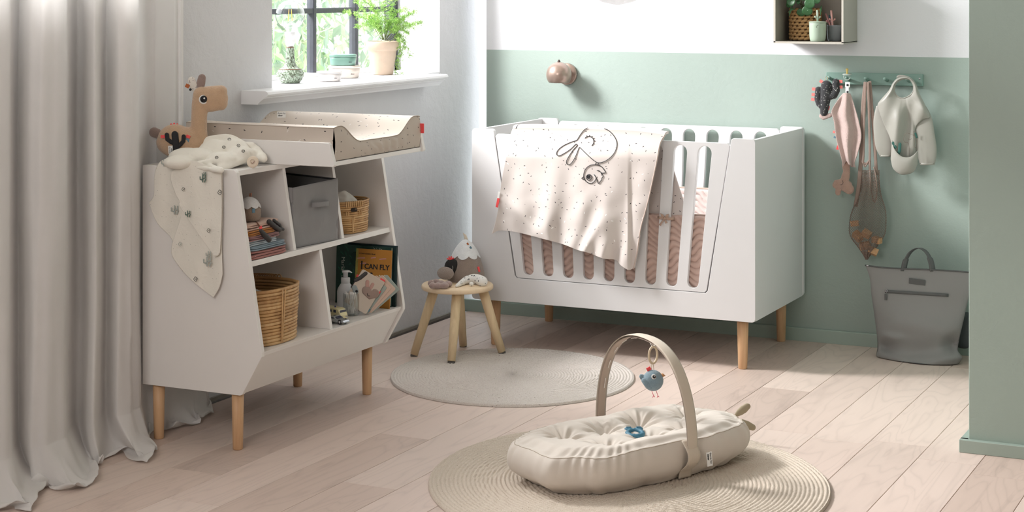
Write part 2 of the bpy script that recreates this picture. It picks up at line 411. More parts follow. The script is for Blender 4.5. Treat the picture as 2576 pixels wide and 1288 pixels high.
# window: iron bars and panes
XF = WX-0.29
win = G().box((XF, 5.46, 1.8), (0.05, 0.035, 1.5)).box((XF, 6.902, 1.8), (0.05, 0.040, 1.5)).build('window_1', M_dark, smooth=False, kind='structure', bevel=0.003)
def winy(px): return atx(px, 80, XF)[1]
ymul = [winy(784), winy(890)]
for ym in [ymul[0]-0.375]+ymul: G().box((XF, ym, 1.8), (0.035, 0.024, 1.5)).build('glazing_bar', M_dark, win, smooth=False, bevel=0.004)
zb = atx(784, 27, XF)[2]
for zz in (zb,): G().box((XF, 6.18, zz), (0.03, 1.42, 0.022)).build('glazing_bar', M_dark, win, smooth=False, bevel=0.004)
G().box((XF, 6.18, 1.082), (0.05, 1.44, 0.02)).build('bottom_rail', M_white, win, smooth=False)
mg = bpy.data.materials.new('window_glass'); t = NT(mg)
gl = t.N.new('ShaderNodeBsdfTransparent'); gs = t.N.new('ShaderNodeBsdfGlossy'); gs.inputs['Roughness'].default_value = 0.02; lw = t.N.new('ShaderNodeLayerWeight'); lw.inputs[0].default_value = 0.12
mx = t.N.new('ShaderNodeMixShader'); t.l(t.math('MULTIPLY', lw.outputs['Fresnel'], 0.8), mx.inputs[0]); t.l(gl.outputs[0], mx.inputs[1]); t.l(gs.outputs[0], mx.inputs[2]); t.l(mx.outputs[0], t.N['Material Output'].inputs[0])
MATS['glass_thin'] = mg
yy = [5.475, ymul[0]-0.375, ymul[0], ymul[1], 6.885]; zz = [1.085, zb, 2.5]
for a in range(4):
    for c in range(2):
        G().box((XF, (yy[a]+yy[a+1])/2, (zz[c]+zz[c+1])/2), (0.004, yy[a+1]-yy[a]-0.012, zz[c+1]-zz[c]-0.012)).build('pane', mg, win, smooth=False)
# ------------------------------------------------------------------ garden outside: hedge of leaves, lawn
random.seed(11)
GM = [mat('garden_leaf_%s' % n, c, 0.6, var=0.2) for n, c in (('light', (226, 238, 208)), ('mid', (190, 216, 172)), ('dull', (168, 190, 170)), ('straw', (238, 232, 214)))]
hedge = thing('garden_hedge', (-6.5, 8.0, 0), 'bright leafy hedge seen through the window panes', 'hedge')
for k, m in enumerate(GM):
    g = G()
    for i in range(2200 if k < 3 else 2200):
        # points on a leafy bank beyond the window
        X = -5.6-random.random()*1.6; t_ = random.random()
        Y = 7.2+random.random()*3.6; top = 1.42+0.35*n3(Y*1.7, X*0.6)+0.1*n3(Y*6, X*3)
        Z = -0.1+random.random()**0.8*(top+0.2)
        s = random.uniform(0.025, 0.075) if k < 3 else random.uniform(0.01, 0.03)
        R = mrot(random.random()*6, random.random()*6, random.random()*6); R.translation = (X, Y, Z)
        if k < 3: g.add([(-s, 0, 0), (-s*0.2, s*0.45, 0.01), (s, 0, 0), (-s*0.2, -s*0.45, 0.01)], [(0, 3, 2, 1)], R)
        else: g.add([(-s*4, 0, 0), (0, s*0.15, 0), (s*4, 0, s), (0, -s*0.15, 0)], [(0, 3, 2, 1)], R)
    g.build('leaf_mass', m, hedge, smooth=False, kind='stuff')
g = G(); g.box((-7.6, 9.2, 0.45), (0.5, 5.0, 1.6)); g.build('hedge_core', GM[2], hedge, smooth=False)
G().box((-8.0, 7, -0.10), (8.2, 14, 0.1)).build('lawn', mat('lawn_grass', (190, 205, 160), 0.9, var=0.3, vs=20), smooth=False, kind='stuff', label='pale green lawn outside the window', cat='lawn')
# ================================================================== DRESSER
M_lac = mat('warm_white_lacquer', (236, 233, 230), 0.38, spec=0.4)
M_crib = mat('white_crib_lacquer', (222, 221, 222), 0.35, spec=0.4)
M_oak = wood('oak_leg_wood', (196, 152, 112), (216, 176, 136), 'Z')
M_beech = wood('pale_birch_wood', (216, 190, 150), (232, 208, 170), 'Z', 0.8)
M_beechtop = wood('pale_birch_top', (226, 200, 166), (238, 214, 182), 'X', 0.8)
def xf(z): return -3.146+(z-.173)/.137*.074 if z < .31 else -3.072-(z-.31)/.56*.092
XB = -3.522; DY0, DY1 = 4.590, 5.500
dr = thing('changing_dresser', (-3.3, 5.04, 0), 'white open-fronted changing dresser on oak legs, beside the curtain', 'dresser')
side = [(XB, .176), (-3.148, .176), (-3.139, .181), (xf(.31)+.004, .303), (xf(.31)+.004, .317), (xf(.87)+.003, .868), (xf(.87)-.006, .877), (XB, .877)]
for y0 in (DY0, DY1-.017):
    g = G(); yprism(g, side, y0, y0+.017); g.build('side_panel', M_lac, dr, smooth=False, bevel=.0015)
ya, yb = DY0+.017, DY1-.017
def hshelf(name, z0, z1, inset=.004):
    g = G(); yprism(g, [(XB+.008, z0), (xf(z0)-inset, z0), (xf(z1)-inset, z1), (XB+.008, z1)], ya, yb); g.build(name, M_lac, dr, smooth=False, bevel=.0012)
hshelf('top_panel', .857, .873); hshelf('middle_shelf', .575, .592); hshelf('bottom_shelf', .300, .314, .001)
g = G(); yprism(g, [(-3.150, .178), (xf(.30)-.004, .300), (xf(.30)-.020, .300), (-3.166, .178)], ya, yb); g.build('front_panel', M_lac, dr, smooth=False, bevel=.001)
G().box((XB+.004, (ya+yb)/2, .527), (.008, yb-ya, .70)).build('back_panel', M_lac, dr, smooth=False)
def divider(yc, z0, z1):
    g = G(); yprism(g, [(XB+.008, z0), (xf(z0)-.008, z0), (xf(z1)-.008, z1), (XB+.008, z1)], yc-.008, yc+.008); g.build('divider', M_lac, dr, smooth=False, bevel=.001)
divider(4.872, .592, .857); divider(5.172, .592, .857); divider(5.022, .314, .575)
def leg(o, x, y, z1, r0, r1, m, lean=(0, 0), name='leg', z0=0):
    g = G(); g.lathe([(r1*.86, z0), (r1, z0+.003), (lerp(r1, r0, .5), (z0+z1)/2), (r0, z1)], (0, 0, 0), 24)
    for p in g.v: p.x += x+lean[0]*(z1-p.z)/z1; p.y += y+lean[1]*(z1-p.z)/z1
    return g.build(name, m, o)
for x, y in ((-3.175, 4.618), (-3.190, 5.440), (-3.480, 4.620), (-3.480, 5.440)): leg(dr, x, y, .182, .0195, .0160, M_oak)
# changing tray on the dresser top
tr = thing('changing_tray', (-3.25, 5.1, .873), 'white changing tray with raised side boards overhanging the dresser top', 'tray')
TX = -2.952; TY0, TY1 = 4.822, 5.415
bd = [(XB, .874), (TX, .874), (TX+.004, .880), (TX-.012, .944), (TX-.018, .950), (XB, .950)]
bd2 = [(XB, .874), (TX+.02, .874), (TX+.022, .880), (TX+.002, .966), (TX-.006, .972), (XB, .972)]
g = G(); yprism(g, bd, TY0, TY0+.016); g.build('side_board', M_lac, tr, smooth=False, bevel=.0012)
g = G(); yprism(g, bd, TY1, TY1+.016); g.build('side_board', M_lac, tr, smooth=False, bevel=.0012)
G().box(((XB+TX-.004)/2, (TY0+TY1+.016)/2, .882), (TX-.004-XB, TY1-TY0-.018, .014)).build('tray_bottom', M_lac, tr, smooth=False, bevel=.001)
G().box((XB+.008, (TY0+TY1+.016)/2, .92), (.014, TY1-TY0-.018, .06)).build('back_board', M_lac, tr, smooth=False, bevel=.001)
# changing mat: U-shaped cross section along y, running in x
MK = [(26, .09, .036, .7, (62, 58, 58)), (20, .09, .03, .35, (214, 208, 202))]
M_pad = cloth_mat('sand_dotted_canvas', (196, 184, 172), MK, weave=1100, wst=.15, rough=.6, sheen=.05)
mt = thing('changing_mat', (-3.25, 5.1, .89), 'sand-coloured dotted changing mat with raised sides in the tray', 'changing mat')
px0, px1, py0, py1 = -3.535, -2.962, TY0+.020, TY1-.004
def padtop(u, v):  # u along x, v along y
    e = abs(2*v-1); h = .052+.058*sst(.42, .86, e); h -= .004*sst(.92, 1, e)**2
    h += .014*sst(.35, 0, u)*(1-sst(.5, .9, e))
    h += .0025*n3(u*5, v*9)*sst(1, .8, e)
    return h
def padfn(u, v):
    x = lerp(px0, px1, u); y = lerp(py0, py1, v); return (x, y, .890+padtop(u, v))
g = G(); g.grid(padfn, 40, 60, uvf=lambda u, v: (lerp(px0, px1, u), lerp(py0, py1, v)*1.1))
g.build('mat_cover', M_pad, mt)
random.seed(3)
def padfront(u, v):  # u along y, v up
    x, y, z = padfn(1, u); zz = lerp(.891, z, v)
    c = math.exp(-((u-.62)/.22)**2)*math.sin(PI*v)
    return (px1+.006*math.sin(PI*v)+.0035*c*math.sin(u*70+v*7+3*n3(u*9, v*2)), y, zz)
g = G(); g.grid(padfront, 90, 12, uvf=lambda u, v: (u*.58+4, v*.1)); 
def padside(yv, s):
    def f(u, v):
        x, y, z = padfn(u, yv); return (x, y+s*.005*math.sin(PI*v), lerp(.891, z, v))
    return f
g.grid(lambda u, v: padside(0, -1)(1-u, v) if False else padside(0, -1)(u, v), 40, 6, uvf=lambda u, v: (u*.57, v*.1+2))
g.grid(padside(1, 1), 40, 6, uvf=lambda u, v: (u*.57, v*.1+3))
g.grid(lambda u, v: (px0, lerp(py0, py1, u), lerp(.891, padfn(0, u)[2], v)), 30, 4, uvf=lambda u, v: (u*.57, v*.1+5))
g.build('mat_side', M_pad, mt)
# seam piping
g = G(); g.tube([Vector(padfn(1, k/60))+Vector((.001, 0, 0)) for k in range(61)], .0016, 6); g.tube([Vector(padfn(k/30, 0)) for k in range(31)], .0014, 6)
g.build('piping', mat('mat_piping', (176, 164, 152), .8), mt)
M_coral = mat('coral_ribbon', (240, 82, 84), .6, bump=(400, .4, .001))
M_tag = mat('white_woven_tag', (238, 238, 236), .7); M_ink = mat('black_ink', (34, 34, 38), .6)
G().box((px1-.005, TY1+.0075+.0095, .949), (.016, .003, .030)).build('ribbon_tag', M_coral, mt, smooth=False, bevel=.001, label='coral ribbon tag') if False else None
G().box((px1+.010, py1-.001, .955), (.017, .004, .034)).build('ribbon_tag', M_coral, mt, smooth=False, bevel=.001, label='coral ribbon tag')
tp = atD(708, 288, 6.25)
F_tag = frame(tp+UP*-.008, RT, z=-FW)
mt_tag = G().box((0, .008, 0), (.030, .022, .001), F_tag).build('white_tag', M_tag, mt, smooth=False, label='white label tag with black lettering')
g = text_geo('done by', .0085, F_tag @ Matrix.Translation((-.0135, .010, .0008)), extrude=.0002); text_geo('deer', .0085, F_tag @ Matrix.Translation((-.0115, .002, .0008)), g, extrude=.0002, bold=.0002)
g.build('tag_lettering', M_ink, mt_tag, smooth=False)
# crumpled fold of the sheet on the mat
g = G()
def crum(u, v):
    a = u*2*PI; r = v; c = atz(772, 318, .952)
    z = .945+.022*(1-r*r)+.006*math.sin(a*5+r*6)*(r)*(1-r)*3+.004*n3(a*2, r*6, 3)
    return c+Vector((math.cos(a)*.055*r, math.sin(a)*.060*r, z-.952))
g.grid(crum, 48, 12, cu=True); g.build('gathered_fold', cloth_mat('pale_mat_cotton', (226, 216, 212), weave=900), mt)

# ================================================================== CRIB
YF = 6.365; YR = 7.015; CX0, CX1 = -3.243, -2.052
cr = thing('baby_crib', (-2.65, 6.69, 0), 'white slatted baby crib on oak legs against the green wall', 'crib')
def crib_side(y, M, cx, zt, outw, slot_dx_top, slot_dx_bot, nm):
    # frame: U shape with sloping posts; gate: slotted insert
    zb, zf = .188, .876
    gL0, gL1 = (cx-.50, zf), (cx-.404, .285); gR0, gR1 = (cx+.50, zf), (cx+.404, .285)
    x0, x1 = CX0, CX1
    q = .012
    out = [(x0, zb+q), (x0+.004, zb+.004), (x0+q, zb), (x1-q, zb), (x1-.004, zb+.004), (x1, zb+q), (x1, zf-q), (x1-.004, zf-.003), (x1-q, zf), (gR0[0]+.006, zf), (gR0[0]-.001, zf-.006),
           (gR1[0]+.002, gR1[1]+.010), (gR1[0]-.008, gR1[1]), (gL1[0]+.008, gL1[1]), (gL1[0]-.002, gL1[1]+.010), (gL0[0]+.001, zf-.006), (gL0[0]-.006, zf), (x0+q, zf), (x0+.004, zf-.003), (x0, zf-q)]
    curve_mesh(nm+'_frame', [out], M, .020, M_crib, cr, bevel=.0015)
    e = .0018; sl = (gR0[0]-gR1[0])/(zf-.285)
    def gx(z, s): return cx+s*(.404+(z-.285)*sl-e)
    zg0 = .285+e
    go = [(gx(zg0, -1)+.010, zg0), (gx(zg0, 1)-.010, zg0), (gx(zg0, 1)-.002, zg0+.008), (gx(zt, 1)-.002, zt-.010), (gx(zt, 1)-.012, zt), (gx(zt, -1)+.012, zt), (gx(zt, -1)+.002, zt-.010), (gx(zg0, -1)+.002, zg0+.008)]
    holes = []
    for k in range(-4, 5):
        holes.append(slot((cx+k*slot_dx_bot, .300+.0225), .0225, (cx+k*slot_dx_top, zt-.014-.027), .027))
    curve_mesh(nm+'_gate', [go]+holes, M, .018, M_crib, cr, bevel=.0015)
crib_side(YF, frame((0, YF+.020, 0), (1, 0, 0), z=(0, -1, 0)), -2.646, .857, -1, .0985, .0865, 'front')
crib_side(YR, frame((0, YR, 0), (1, 0, 0), z=(0, -1, 0)), -2.648, .866, 1, .1035, .0865, 'rear')
for x in (CX0+.004, CX1-.022):
    curve_mesh('end_panel', [[(YF+.020, .190), (YR-.020, .190), (YR-.020, .872), (YF+.020, .872)]], Matrix(((0, 0, 1, x), (1, 0, 0, 0), (0, 1, 0, 0), (0, 0, 0, 1))), .018, M_crib, cr, bevel=.001)
G().box(((CX0+CX1)/2, (YF+YR)/2, .215), (CX1-CX0-.05, YR-YF-.05, .02)).build('base_board', M_crib, cr, smooth=False)
for x, y in ((-2.120, 6.422), (-3.168, 6.428), (-2.142, 6.985), (-3.176, 6.968)): leg(cr, x, y, .19, .0225, .0172, M_oak)
G().box(((CX0+CX1)/2, (YF+YR)/2, .275), (CX1-CX0-.06, YR-YF-.06, .10)).build('mattress', cloth_mat('white_mattress_cotton', (238, 236, 234)), bevel=.02, seg=3, label='white mattress lying in the crib', cat='mattress')
# quilted bumper
def bump_mat(name, col):
    m = bpy.data.materials.new(name); MATS[name] = m; t = NT(m); b = t.b; b.inputs['Roughness'].default_value = .75; b.inputs['Sheen Weight'].default_value = .3
    t.l(t.mix(t.noise(t.coord(), 40, 3), lin(col), tuple(x*.94 for x in lin(col))), b.inputs['Base Color']); t.bump(t.noise(t.coord(), 700, 2), .2, .001); return m
M_bmp = bump_mat('dusty_rose_quilt', (204, 176, 164)); M_bmp2 = bump_mat('pale_rose_quilt', (218, 200, 195))
def quilt(y, x0, x1, z0, z1, name, m, par, face):
    def f(u, v):
        x = lerp(x0, x1, u); z = lerp(z0, z1, v)
        # rows of scallops shifting side to side
        ph = z*122+1.9*math.cos((x-x0)*56+1.5*math.sin(z*15))+.5*math.sin((x-x0)*17)
        q = abs(math.sin(ph*1.0)); h = .010*(q**.5)
        h *= sst(0, .02, v)*sst(1, .985, v)
        return (x, y+face*h, z)
    g = G(); g.grid(f, 420, 150)
    if face > 0: g.f = [q[::-1] for q in g.f]
    g.build(name, m, par)
bt = thing('crib_bumper', (-2.65, 6.7, .2), 'dusty rose quilted bumper lining the inside of the crib', 'bumper')
quilt(6.396, -3.21, -2.085, .215, .572, 'front_pad', M_bmp, bt, -1)
G().box((-2.648, 6.403, .392), (1.125, .010, .356)).build('front_backing', M_bmp, bt, smooth=False)
quilt(6.972, -3.21, -2.085, .215, .605, 'rear_pad', M_bmp2, bt, -1)
G().box((-2.648, 6.980, .41), (1.125, .012, .39)).build('rear_backing', M_bmp2, bt, smooth=False)
g = G(); g.tube([(-3.21, 6.408, .574), (-2.085, 6.408, .574)], .004, 8); g.tube([(-3.21, 6.975, .608), (-2.085, 6.975, .608)], .004, 8); g.build('binding', mat('rose_binding', (206, 184, 172), .8), bt)
# bow tie round a bar
bw = Vector(aty(1673, 549, YF-.004)); M_bow = mat('taupe_rose_ribbon', (176, 150, 134), .7, bump=(300, .3, .001))
g = G(); g.tube([bw+Vector((-.034, .012, 0)), bw+Vector((-.018, -.002, 0)), bw, bw+Vector((.018, -.002, -.001)), bw+Vector((.034, .012, 0))], .0055, 8, flat=.3, up=(0, 1, 0))
for s in (-1, 1):
    g.tube([bw, bw+Vector((s*.008, -.006, .012)), bw+Vector((s*.014, -.006, .016)), bw+Vector((s*.012, -.004, .007)), bw], [.002, .004, .005, .004, .002], 8, flat=.4, up=(0, 1, 0))
g.tube([bw, bw+Vector((-.010, -.005, -.014)), bw+Vector((-.020, -.004, -.028))], [.002, .004, .005], 6, flat=.3, up=(0, 1, 0)); g.tube([bw, bw+Vector((.003, -.005, -.010)), bw+Vector((.008, -.004, -.018))], [.002, .004, .0055], 6, flat=.3, up=(0, 1, 0))
g.blob(bw+Vector((0, -.003, 0)), (.005, .005, .006), nu=10, nv=8)
g.build('bow', M_bow, bt, label='taupe ribbon bow tied round a crib bar')

# ================================================================== STOOL
st = thing('wooden_stool', (-3.21, 6.16, 0), 'small round pale birch stool with four splayed legs, in front of the crib', 'stool')
SCN = Vector((-3.205, 6.165)); SR = .141
G().lathe([(SR-.004, .262), (SR, .266), (SR, .276), (SR-.004, .281), (0, .281)], (SCN.x, SCN.y, 0), 64).build('seat', M_beechtop, st, bevel=0)
for (tx, ty, bx, by) in (((-3.165), (6.085), -3.142, 5.994), (-3.288, 6.132, -3.352, 6.080), (-3.115, 6.205, -3.046, 6.238), (-3.250, 6.262, -3.262, 6.325)):
    fz = .0095 if by < 5.999 or bx > -3.05 else 0
    g = G(); g.tube([(tx, ty, .264), (lerp(tx, bx, .5), lerp(ty, by, .5), .134), (bx, by, fz+.006)], [.0195, .018, .0155], 20); g.build('leg', M_beech, st)
    G().tube([(bx, by, fz+.0065), (bx, by, fz)], .0145, 16).build('foot_pad', mat('grey_foot_pad', (96, 92, 88), .8), st)

# ================================================================== RUGS
def rug(cx, cy, a, b, rot, pitch, m, nm, label, h=.010):
    g = G(); nr = int(min(a, b)/pitch*6); na = 300
    co, si = math.cos(rot), math.sin(rot)
    def f(u, v):
        th = u*2*PI; r = v; sp = (r*min(a, b)/pitch+u)
        wob = 1+.006*n3(math.cos(th)*2, math.sin(th)*2, 7)
        ez = .5-.5*math.cos(2*PI*sp)
        z = h*(.72+.28*ez**.6)+.0012*math.sin(th*(40+r*420)+sp*3)+.001*n3(math.cos(th)*r*30, math.sin(th)*r*30)
        if v >= 1: z = .001
        x, y = math.cos(th)*a*r*wob, math.sin(th)*b*r*wob
        return (cx+x*co-y*si, cy+x*si+y*co, z)
    g.grid(f, na, nr, cu=True); g.build(nm, m, label=label, cat='rug', base=(cx, cy, 0))
def rug_mat(name, c1, c2, fleck, pitch):
    m = bpy.data.materials.new(name); t = NT(m); b = t.b; b.inputs['Roughness'].default_value = .95; b.inputs['Specular IOR Level'].default_value = .1
    v = t.coord(); n = t.noise(v, 320, 3, .6); col = t.mix(t.ramp(n, [(.35, (0, 0, 0)), (.65, (1, 1, 1))]), lin(c2), lin(c1))
    n2 = t.noise(t.coord((1, 1, 1)), 190, 1); col = t.mix(t.ramp(n2, [(.70, (0, 0, 0)), (.76, (1, 1, 1))]), col, lin(fleck))
    col = t.mix(t.math('MULTIPLY', t.noise(v, 4, 3), .5), col, lin(c2)); t.l(col, b.inputs['Base Color']); t.bump(n, .7, .004); return m
FWA = YAW  # camera right axis direction angle
rug(-2.845, 5.915, .452, .478, FWA, .0115, rug_mat('white_jute', (236, 230, 225), (214, 204, 196), (130, 110, 104), .0115), 'jute_rug', 'round off-white braided rug between the dresser and the crib')
rug(-1.935, 4.800, .582, .640, FWA, .0125, rug_mat('natural_jute', (234, 224, 212), (214, 199, 182), (156, 136, 114), .0125), 'jute_rug', 'round natural beige braided rug under the baby nest', .011)
# ================================================================== SOFT GOODS
def _worm(s, pts, r, n=12, k=5, flat=1.0, up=None, closed=False):
    """tube with rounded ends"""
    P = [Vector(p) for p in pts]; R = [r]*len(P) if not isinstance(r, (list, tuple)) else list(r)
    d0 = (P[0]-P[1]).normalized(); d1 = (P[-1]-P[-2]).normalized(); A = []; RA = []
    for i in range(k):
        a = PI/2*(1-i/k); A.append(P[0]+d0*R[0]*math.sin(a)); RA.append(max(R[0]*math.cos(a), R[0]*0.05))
    B = []; RB = []
    for i in range(1, k+1):
        a = PI/2*i/k; B.append(P[-1]+d1*R[-1]*math.sin(a)); RB.append(max(R[-1]*math.cos(a), R[-1]*0.05))
    return s.tube(A+P+B, RA+R+RB, n, flat=flat, up=up)
G.worm = _worm
def _pill(s, c, d, e=0.35, M=None, amp=0.0, seed=0.0, nu=36, nv=20):
    """soft superellipsoid cushion of size d"""
    def pw(x, q): return math.copysign(abs(x)**q, x)
    def fn(u, v):
        th = -PI/2+v*PI; ph = u*2*PI
        p = Vector((pw(math.cos(th), e)*pw(math.cos(ph), e)*d[0]/2, pw(math.cos(th), e)*pw(math.sin(ph), e)*d[1]/2, pw(math.sin(th), max(e, .6))*d[2]/2))
        if amp: p += Vector((n3(p.x*14+seed, p.y*14, p.z*20), n3(p.x*14, p.y*14+seed, 5), n3(p.x*16, p.y*16, seed)))*amp
        p += Vector(c); return M @ p if M else p
    R = [[fn(i/nu, (j+.5)/nv) for i in range(nu)] for j in range(nv)]
    return s.rings(R)
G.pill = _pill
def remesh(o, size, sm=6, fac=.6):
    r = o.modifiers.new('r', 'REMESH'); r.mode = 'VOXEL'; r.voxel_size = size; r.use_smooth_shade = True
    if sm: s = o.modifiers.new('s', 'SMOOTH'); s.iterations = sm; s.factor = fac
    return o
def subthing(par, dist=0): return par
# ---- curtain
M_cur = cloth_mat('sheer_white_linen', (240, 238, 236), weave=650, wst=.5, rough=.9, sheen=.1, translucent=.32)
plan = [(-150, -3.50), (-110, -3.44), (-70, -3.56), (-35, -3.45), (18, -3.43), (26, -3.50), (44, -3.565), (62, -3.50), (84, -3.455), (120, -3.425), (163, -3.435), (170, -3.50), (188, -3.575), (206, -3.56), (222, -3.49), (242, -3.455), (252, -3.50), (268, -3.55), (300, -3.465), (344, -3.45), (351, -3.52), (368, -3.565), (392, -3.545), (425, -3.49), (431, -3.53), (446, -3.56), (461, -3.535)]
def curtain_fn(u, v):
    q = spl([(p[0], p[1], 0) for p in plan], u); px, xx = q.x, q.y
    zt = 1.50
    if v < .72:
        z = lerp(zt, .12, v/.72); out = 0
    else: z = .12; out = 1
    low = sst(1.3, .0, z); px += 58*sst(.75, .16, z)*sst(395, 455, px)
    px += 5*n3(px*.012, z*1.4, 3)*(1-low*.5)+14*low*low*n3(px*.02, 5.5, z*2)
    xx = lerp(xx, -3.49 if px < 330 else -3.555, .22*low)+.012*n3(px*.03, z*2.2)
    if px > 352: xx = min(xx, lerp(-3.50, -3.548, sst(352, 372, px)))
    p = atx(px, 300, xx); p = Vector((xx, p.y, z))
    if out:
        t = (v-.72)/.28; a = px
        reach = (.095+.055*math.sin(a*.043+1)+.06*n3(a*.035, 2.0))*(1.0 if a < 352 else .62)
        # swell forward then curl back under on the floor
        k = min(1, t/.62)**1.6; p += Vector((.93, -.22, 0))*reach*(k-.35*sst(.62, 1, t))
        z = .12*(1-sst(0, .60, t))**1.3
        z += .026*sst(.12, .6, t)*math.sin(PI*min(1, t*1.05))*(.6+1.2*n3(a*.07, t*3, 4)+.5*math.sin(a*.13+t*5))
        p.z = max(.004+.006*(1-t), z+.006*t)
        p.y += .02*math.sin(a*.11+t*4)*k
    return p
g = G(); g.grid(curtain_fn, 520, 110)
g.build('linen_curtain', M_cur, label='long sheer white linen curtain pooling on the floor beside the dresser', cat='curtain', base=(-3.5, 4.3, 0))

# ---- duvet over the crib rail
MD = [(30, .095, .034, .62, (52, 50, 54)), (22, .09, .034, .28, (250, 248, 246)), (26, .05, .022, .3, (150, 140, 136))]
M_duv = cloth_mat('dotted_duvet_cotton', (214, 205, 200), MD, weave=1200, wst=.1, rough=.75, sheen=.15)
dT = [(1290, 322), (1340, 321), (1420, 323), (1510, 326), (1600, 330), (1672, 340)]
dB = [(1239, 588), (1258, 580), (1298, 584), (1344, 595), (1361, 600), (1386, 606), (1420, 616), (1453, 629), (1483, 637), (1516, 650), (1548, 654), (1562, 668), (1581, 679), (1594, 674)]
dL = [(1290, 322), (1282, 345), (1279, 366), (1270, 410), (1261, 460), (1254, 520), (1246, 560), (1239, 588)]
dR = [(1672, 340), (1660, 362), (1651, 410), (1636, 481), (1624, 530), (1612, 573), (1603, 630), (1594, 674)]
def d2(l, t): p = spl([(a, b, 0) for a, b in l], t); return Vector((p.x, p.y))
def coons(T, B, L, R, u, v):
    return (1-v)*d2(T, u)+v*d2(B, u)+(1-u)*d2(L, v)+u*d2(R, v)-((1-u)*(1-v)*Vector(T[0])+u*(1-v)*Vector(T[-1])+(1-u)*v*Vector(B[0])+u*v*Vector(B[-1]))
def ddepth(px, py):
    v = sst(330, 660, py); t = (px-1240)/350
    s = px+(py-330)*.12
    f = .006*math.sin(s*.046+.6)+.004*math.sin(s*.083+py*.006+1.3)+.008*n3(px*.013, py*.006, 1)
    b = .020+.030*sst(325, 400, py)+.02*math.sin(PI*min(1, max(0, t)))*v
    # pulls from the top rail, lumps at the hem
    b += v**1.3*f*1.9+.0045*math.sin(s*.13+py*.02+2*n3(px*.01, 3))*sst(560, 640, py)+.007*n3(px*.03, py*.02, 9)*v
    b += .010*math.exp(-((px-1310-(py-540)*.9)/22)**2)*sst(470, 540, py)-.012*math.exp(-((px-1340-(py-520)*.3)/16)**2)*sst(500, 590, py)
    b += .012*math.exp(-((px-1484+(py-600)*.5)/14)**2)*sst(520, 620, py)
    b -= .018*sst(.965, 1, t)*v
    return YF-max(.006, b)
def duvp(px, py, off=0): return aty(px, py, ddepth(px, py)-off)
def duv_fn(u, v):
    if v < .08:   # wrap over the rail
        q = coons(dT, dB, dL, dR, u, 0); p = duvp(q.x, q.y); a = (1-v/.08)
        c = Vector((p.x, YF+.010, .857)); ang = a*PI*.62
        r0 = YF+.010-p.y; top = p.z-.857
        return Vector((p.x, c.y-r0*math.cos(ang), .857+top+.012*math.sin(ang)))
    w = (v-.08)/.92; q = coons(dT, dB, dL, dR, u, w)
    return duvp(q.x, q.y)
def duv_uv(u, v): p = duv_fn(u, max(v, .08)); return (p.x, p.z)
g = G(); g.grid(duv_fn, 260, 200, uvf=duv_uv)
duv = thing('baby_duvet', (-2.8, 6.34, .4), 'cream dotted baby duvet with a bunny line drawing hung over the crib side', 'duvet')
g.build('duvet_cover', M_duv, duv, solid=.010, off=1)
g = G()
def inner(u, v):
    px = lerp(1300, lerp(1668, 1733, v), u); z = lerp(.872, .560, v); p = aty(px, 400, 6.400)
    return Vector((p.x, 6.398+.006*math.sin(u*40)*v+.003*n3(u*9, v*9), z))
g.grid(inner, 120, 30, uvf=lambda u, v: (inner(u, v).x, inner(u, v).z)); g.build('inner_drop', M_duv, duv, solid=.004)
# piping down the right edge, seam at hem
g = G(); g.tube([duvp(*dd, .001) for dd in [tuple(d2(dR, k/40)) for k in range(41)]], .0022, 6); g.build('piping', mat('duvet_piping', (196, 178, 168), .8), duv)
def zp(X, Y): return (1380+X/7.575, 310+Y/7.576)
def dline(pts, closed=False, n=60, r=.00135, g=None):
    L = cpath([(*zp(*p), 0) for p in pts], n) if closed else path([(*zp(*p), 0) for p in pts], n)
    (g or G()).tube([duvp(p.x, p.y, .0020) for p in L], r, 5, closed=closed)
g = G()
dline([(745, 88), (700, 110), (650, 160), (595, 235), (545, 315), (520, 332), (470, 345), (380, 380), (270, 435), (190, 500), (153, 560), (160, 605), (200, 620), (270, 590), (370, 530), (450, 465), (510, 405), (535, 400), (545, 420), (520, 455), (460, 520), (400, 610), (345, 710), (345, 770), (385, 788), (430, 765), (490, 680), (540, 570), (575, 475), (592, 460), (615, 480), (700, 565), (790, 650), (870, 715), (930, 748), (1000, 748), (1090, 715), (1180, 650), (1255, 560), (1296, 450), (1296, 350), (1250, 250), (1180, 170), (1110, 118), (1058, 102)], n=230, g=g)
dline([(690, 288), (720, 262), (770, 250), (820, 268), (852, 310), (858, 365), (840, 405), (820, 430)], n=40, g=g)
for a, b in (((733, 258), (727, 232)), ((775, 250), (783, 228)), ((817, 264), (832, 242)), ((847, 295), (872, 280)), ((858, 338), (886, 334)), ((850, 385), (874, 396))): dline([a, b], n=4, g=g)
dline([(905, 752), (892, 788)], n=4, g=g); dline([(955, 752), (943, 792)], n=4, g=g)
dline([(905, 1050), (880, 1100), (830, 1138), (770, 1140), (715, 1110), (680, 1060), (668, 990), (690, 900), (740, 835), (810, 797), (880, 790), (950, 800), (1010, 830), (1060, 890), (1082, 940), (1010, 950)], n=110, g=g)
dline([(920, 900), (960, 905), (995, 935), (1008, 965), (1030, 985), (1035, 1020), (1015, 1045), (1012, 1080), (985, 1105), (970, 1135), (945, 1145), (930, 1100), (895, 1020), (865, 975)], n=90, g=g)
dline([(668, 1018), (632, 1052), (672, 1068)], n=12, g=g)
dline([(770, 978), (805, 990), (824, 1030), (806, 1070), (770, 1085), (735, 1070), (720, 1030), (736, 992)], closed=True, n=40, g=g)
for k in range(4):
    rr = 6+k*8; dline([(762+rr*math.cos(a*PI/3), 1022+rr*math.sin(a*PI/3)) for a in range(6)], closed=True, n=18, r=.0009, g=g)
g.build('line_drawing', M_ink, duv)
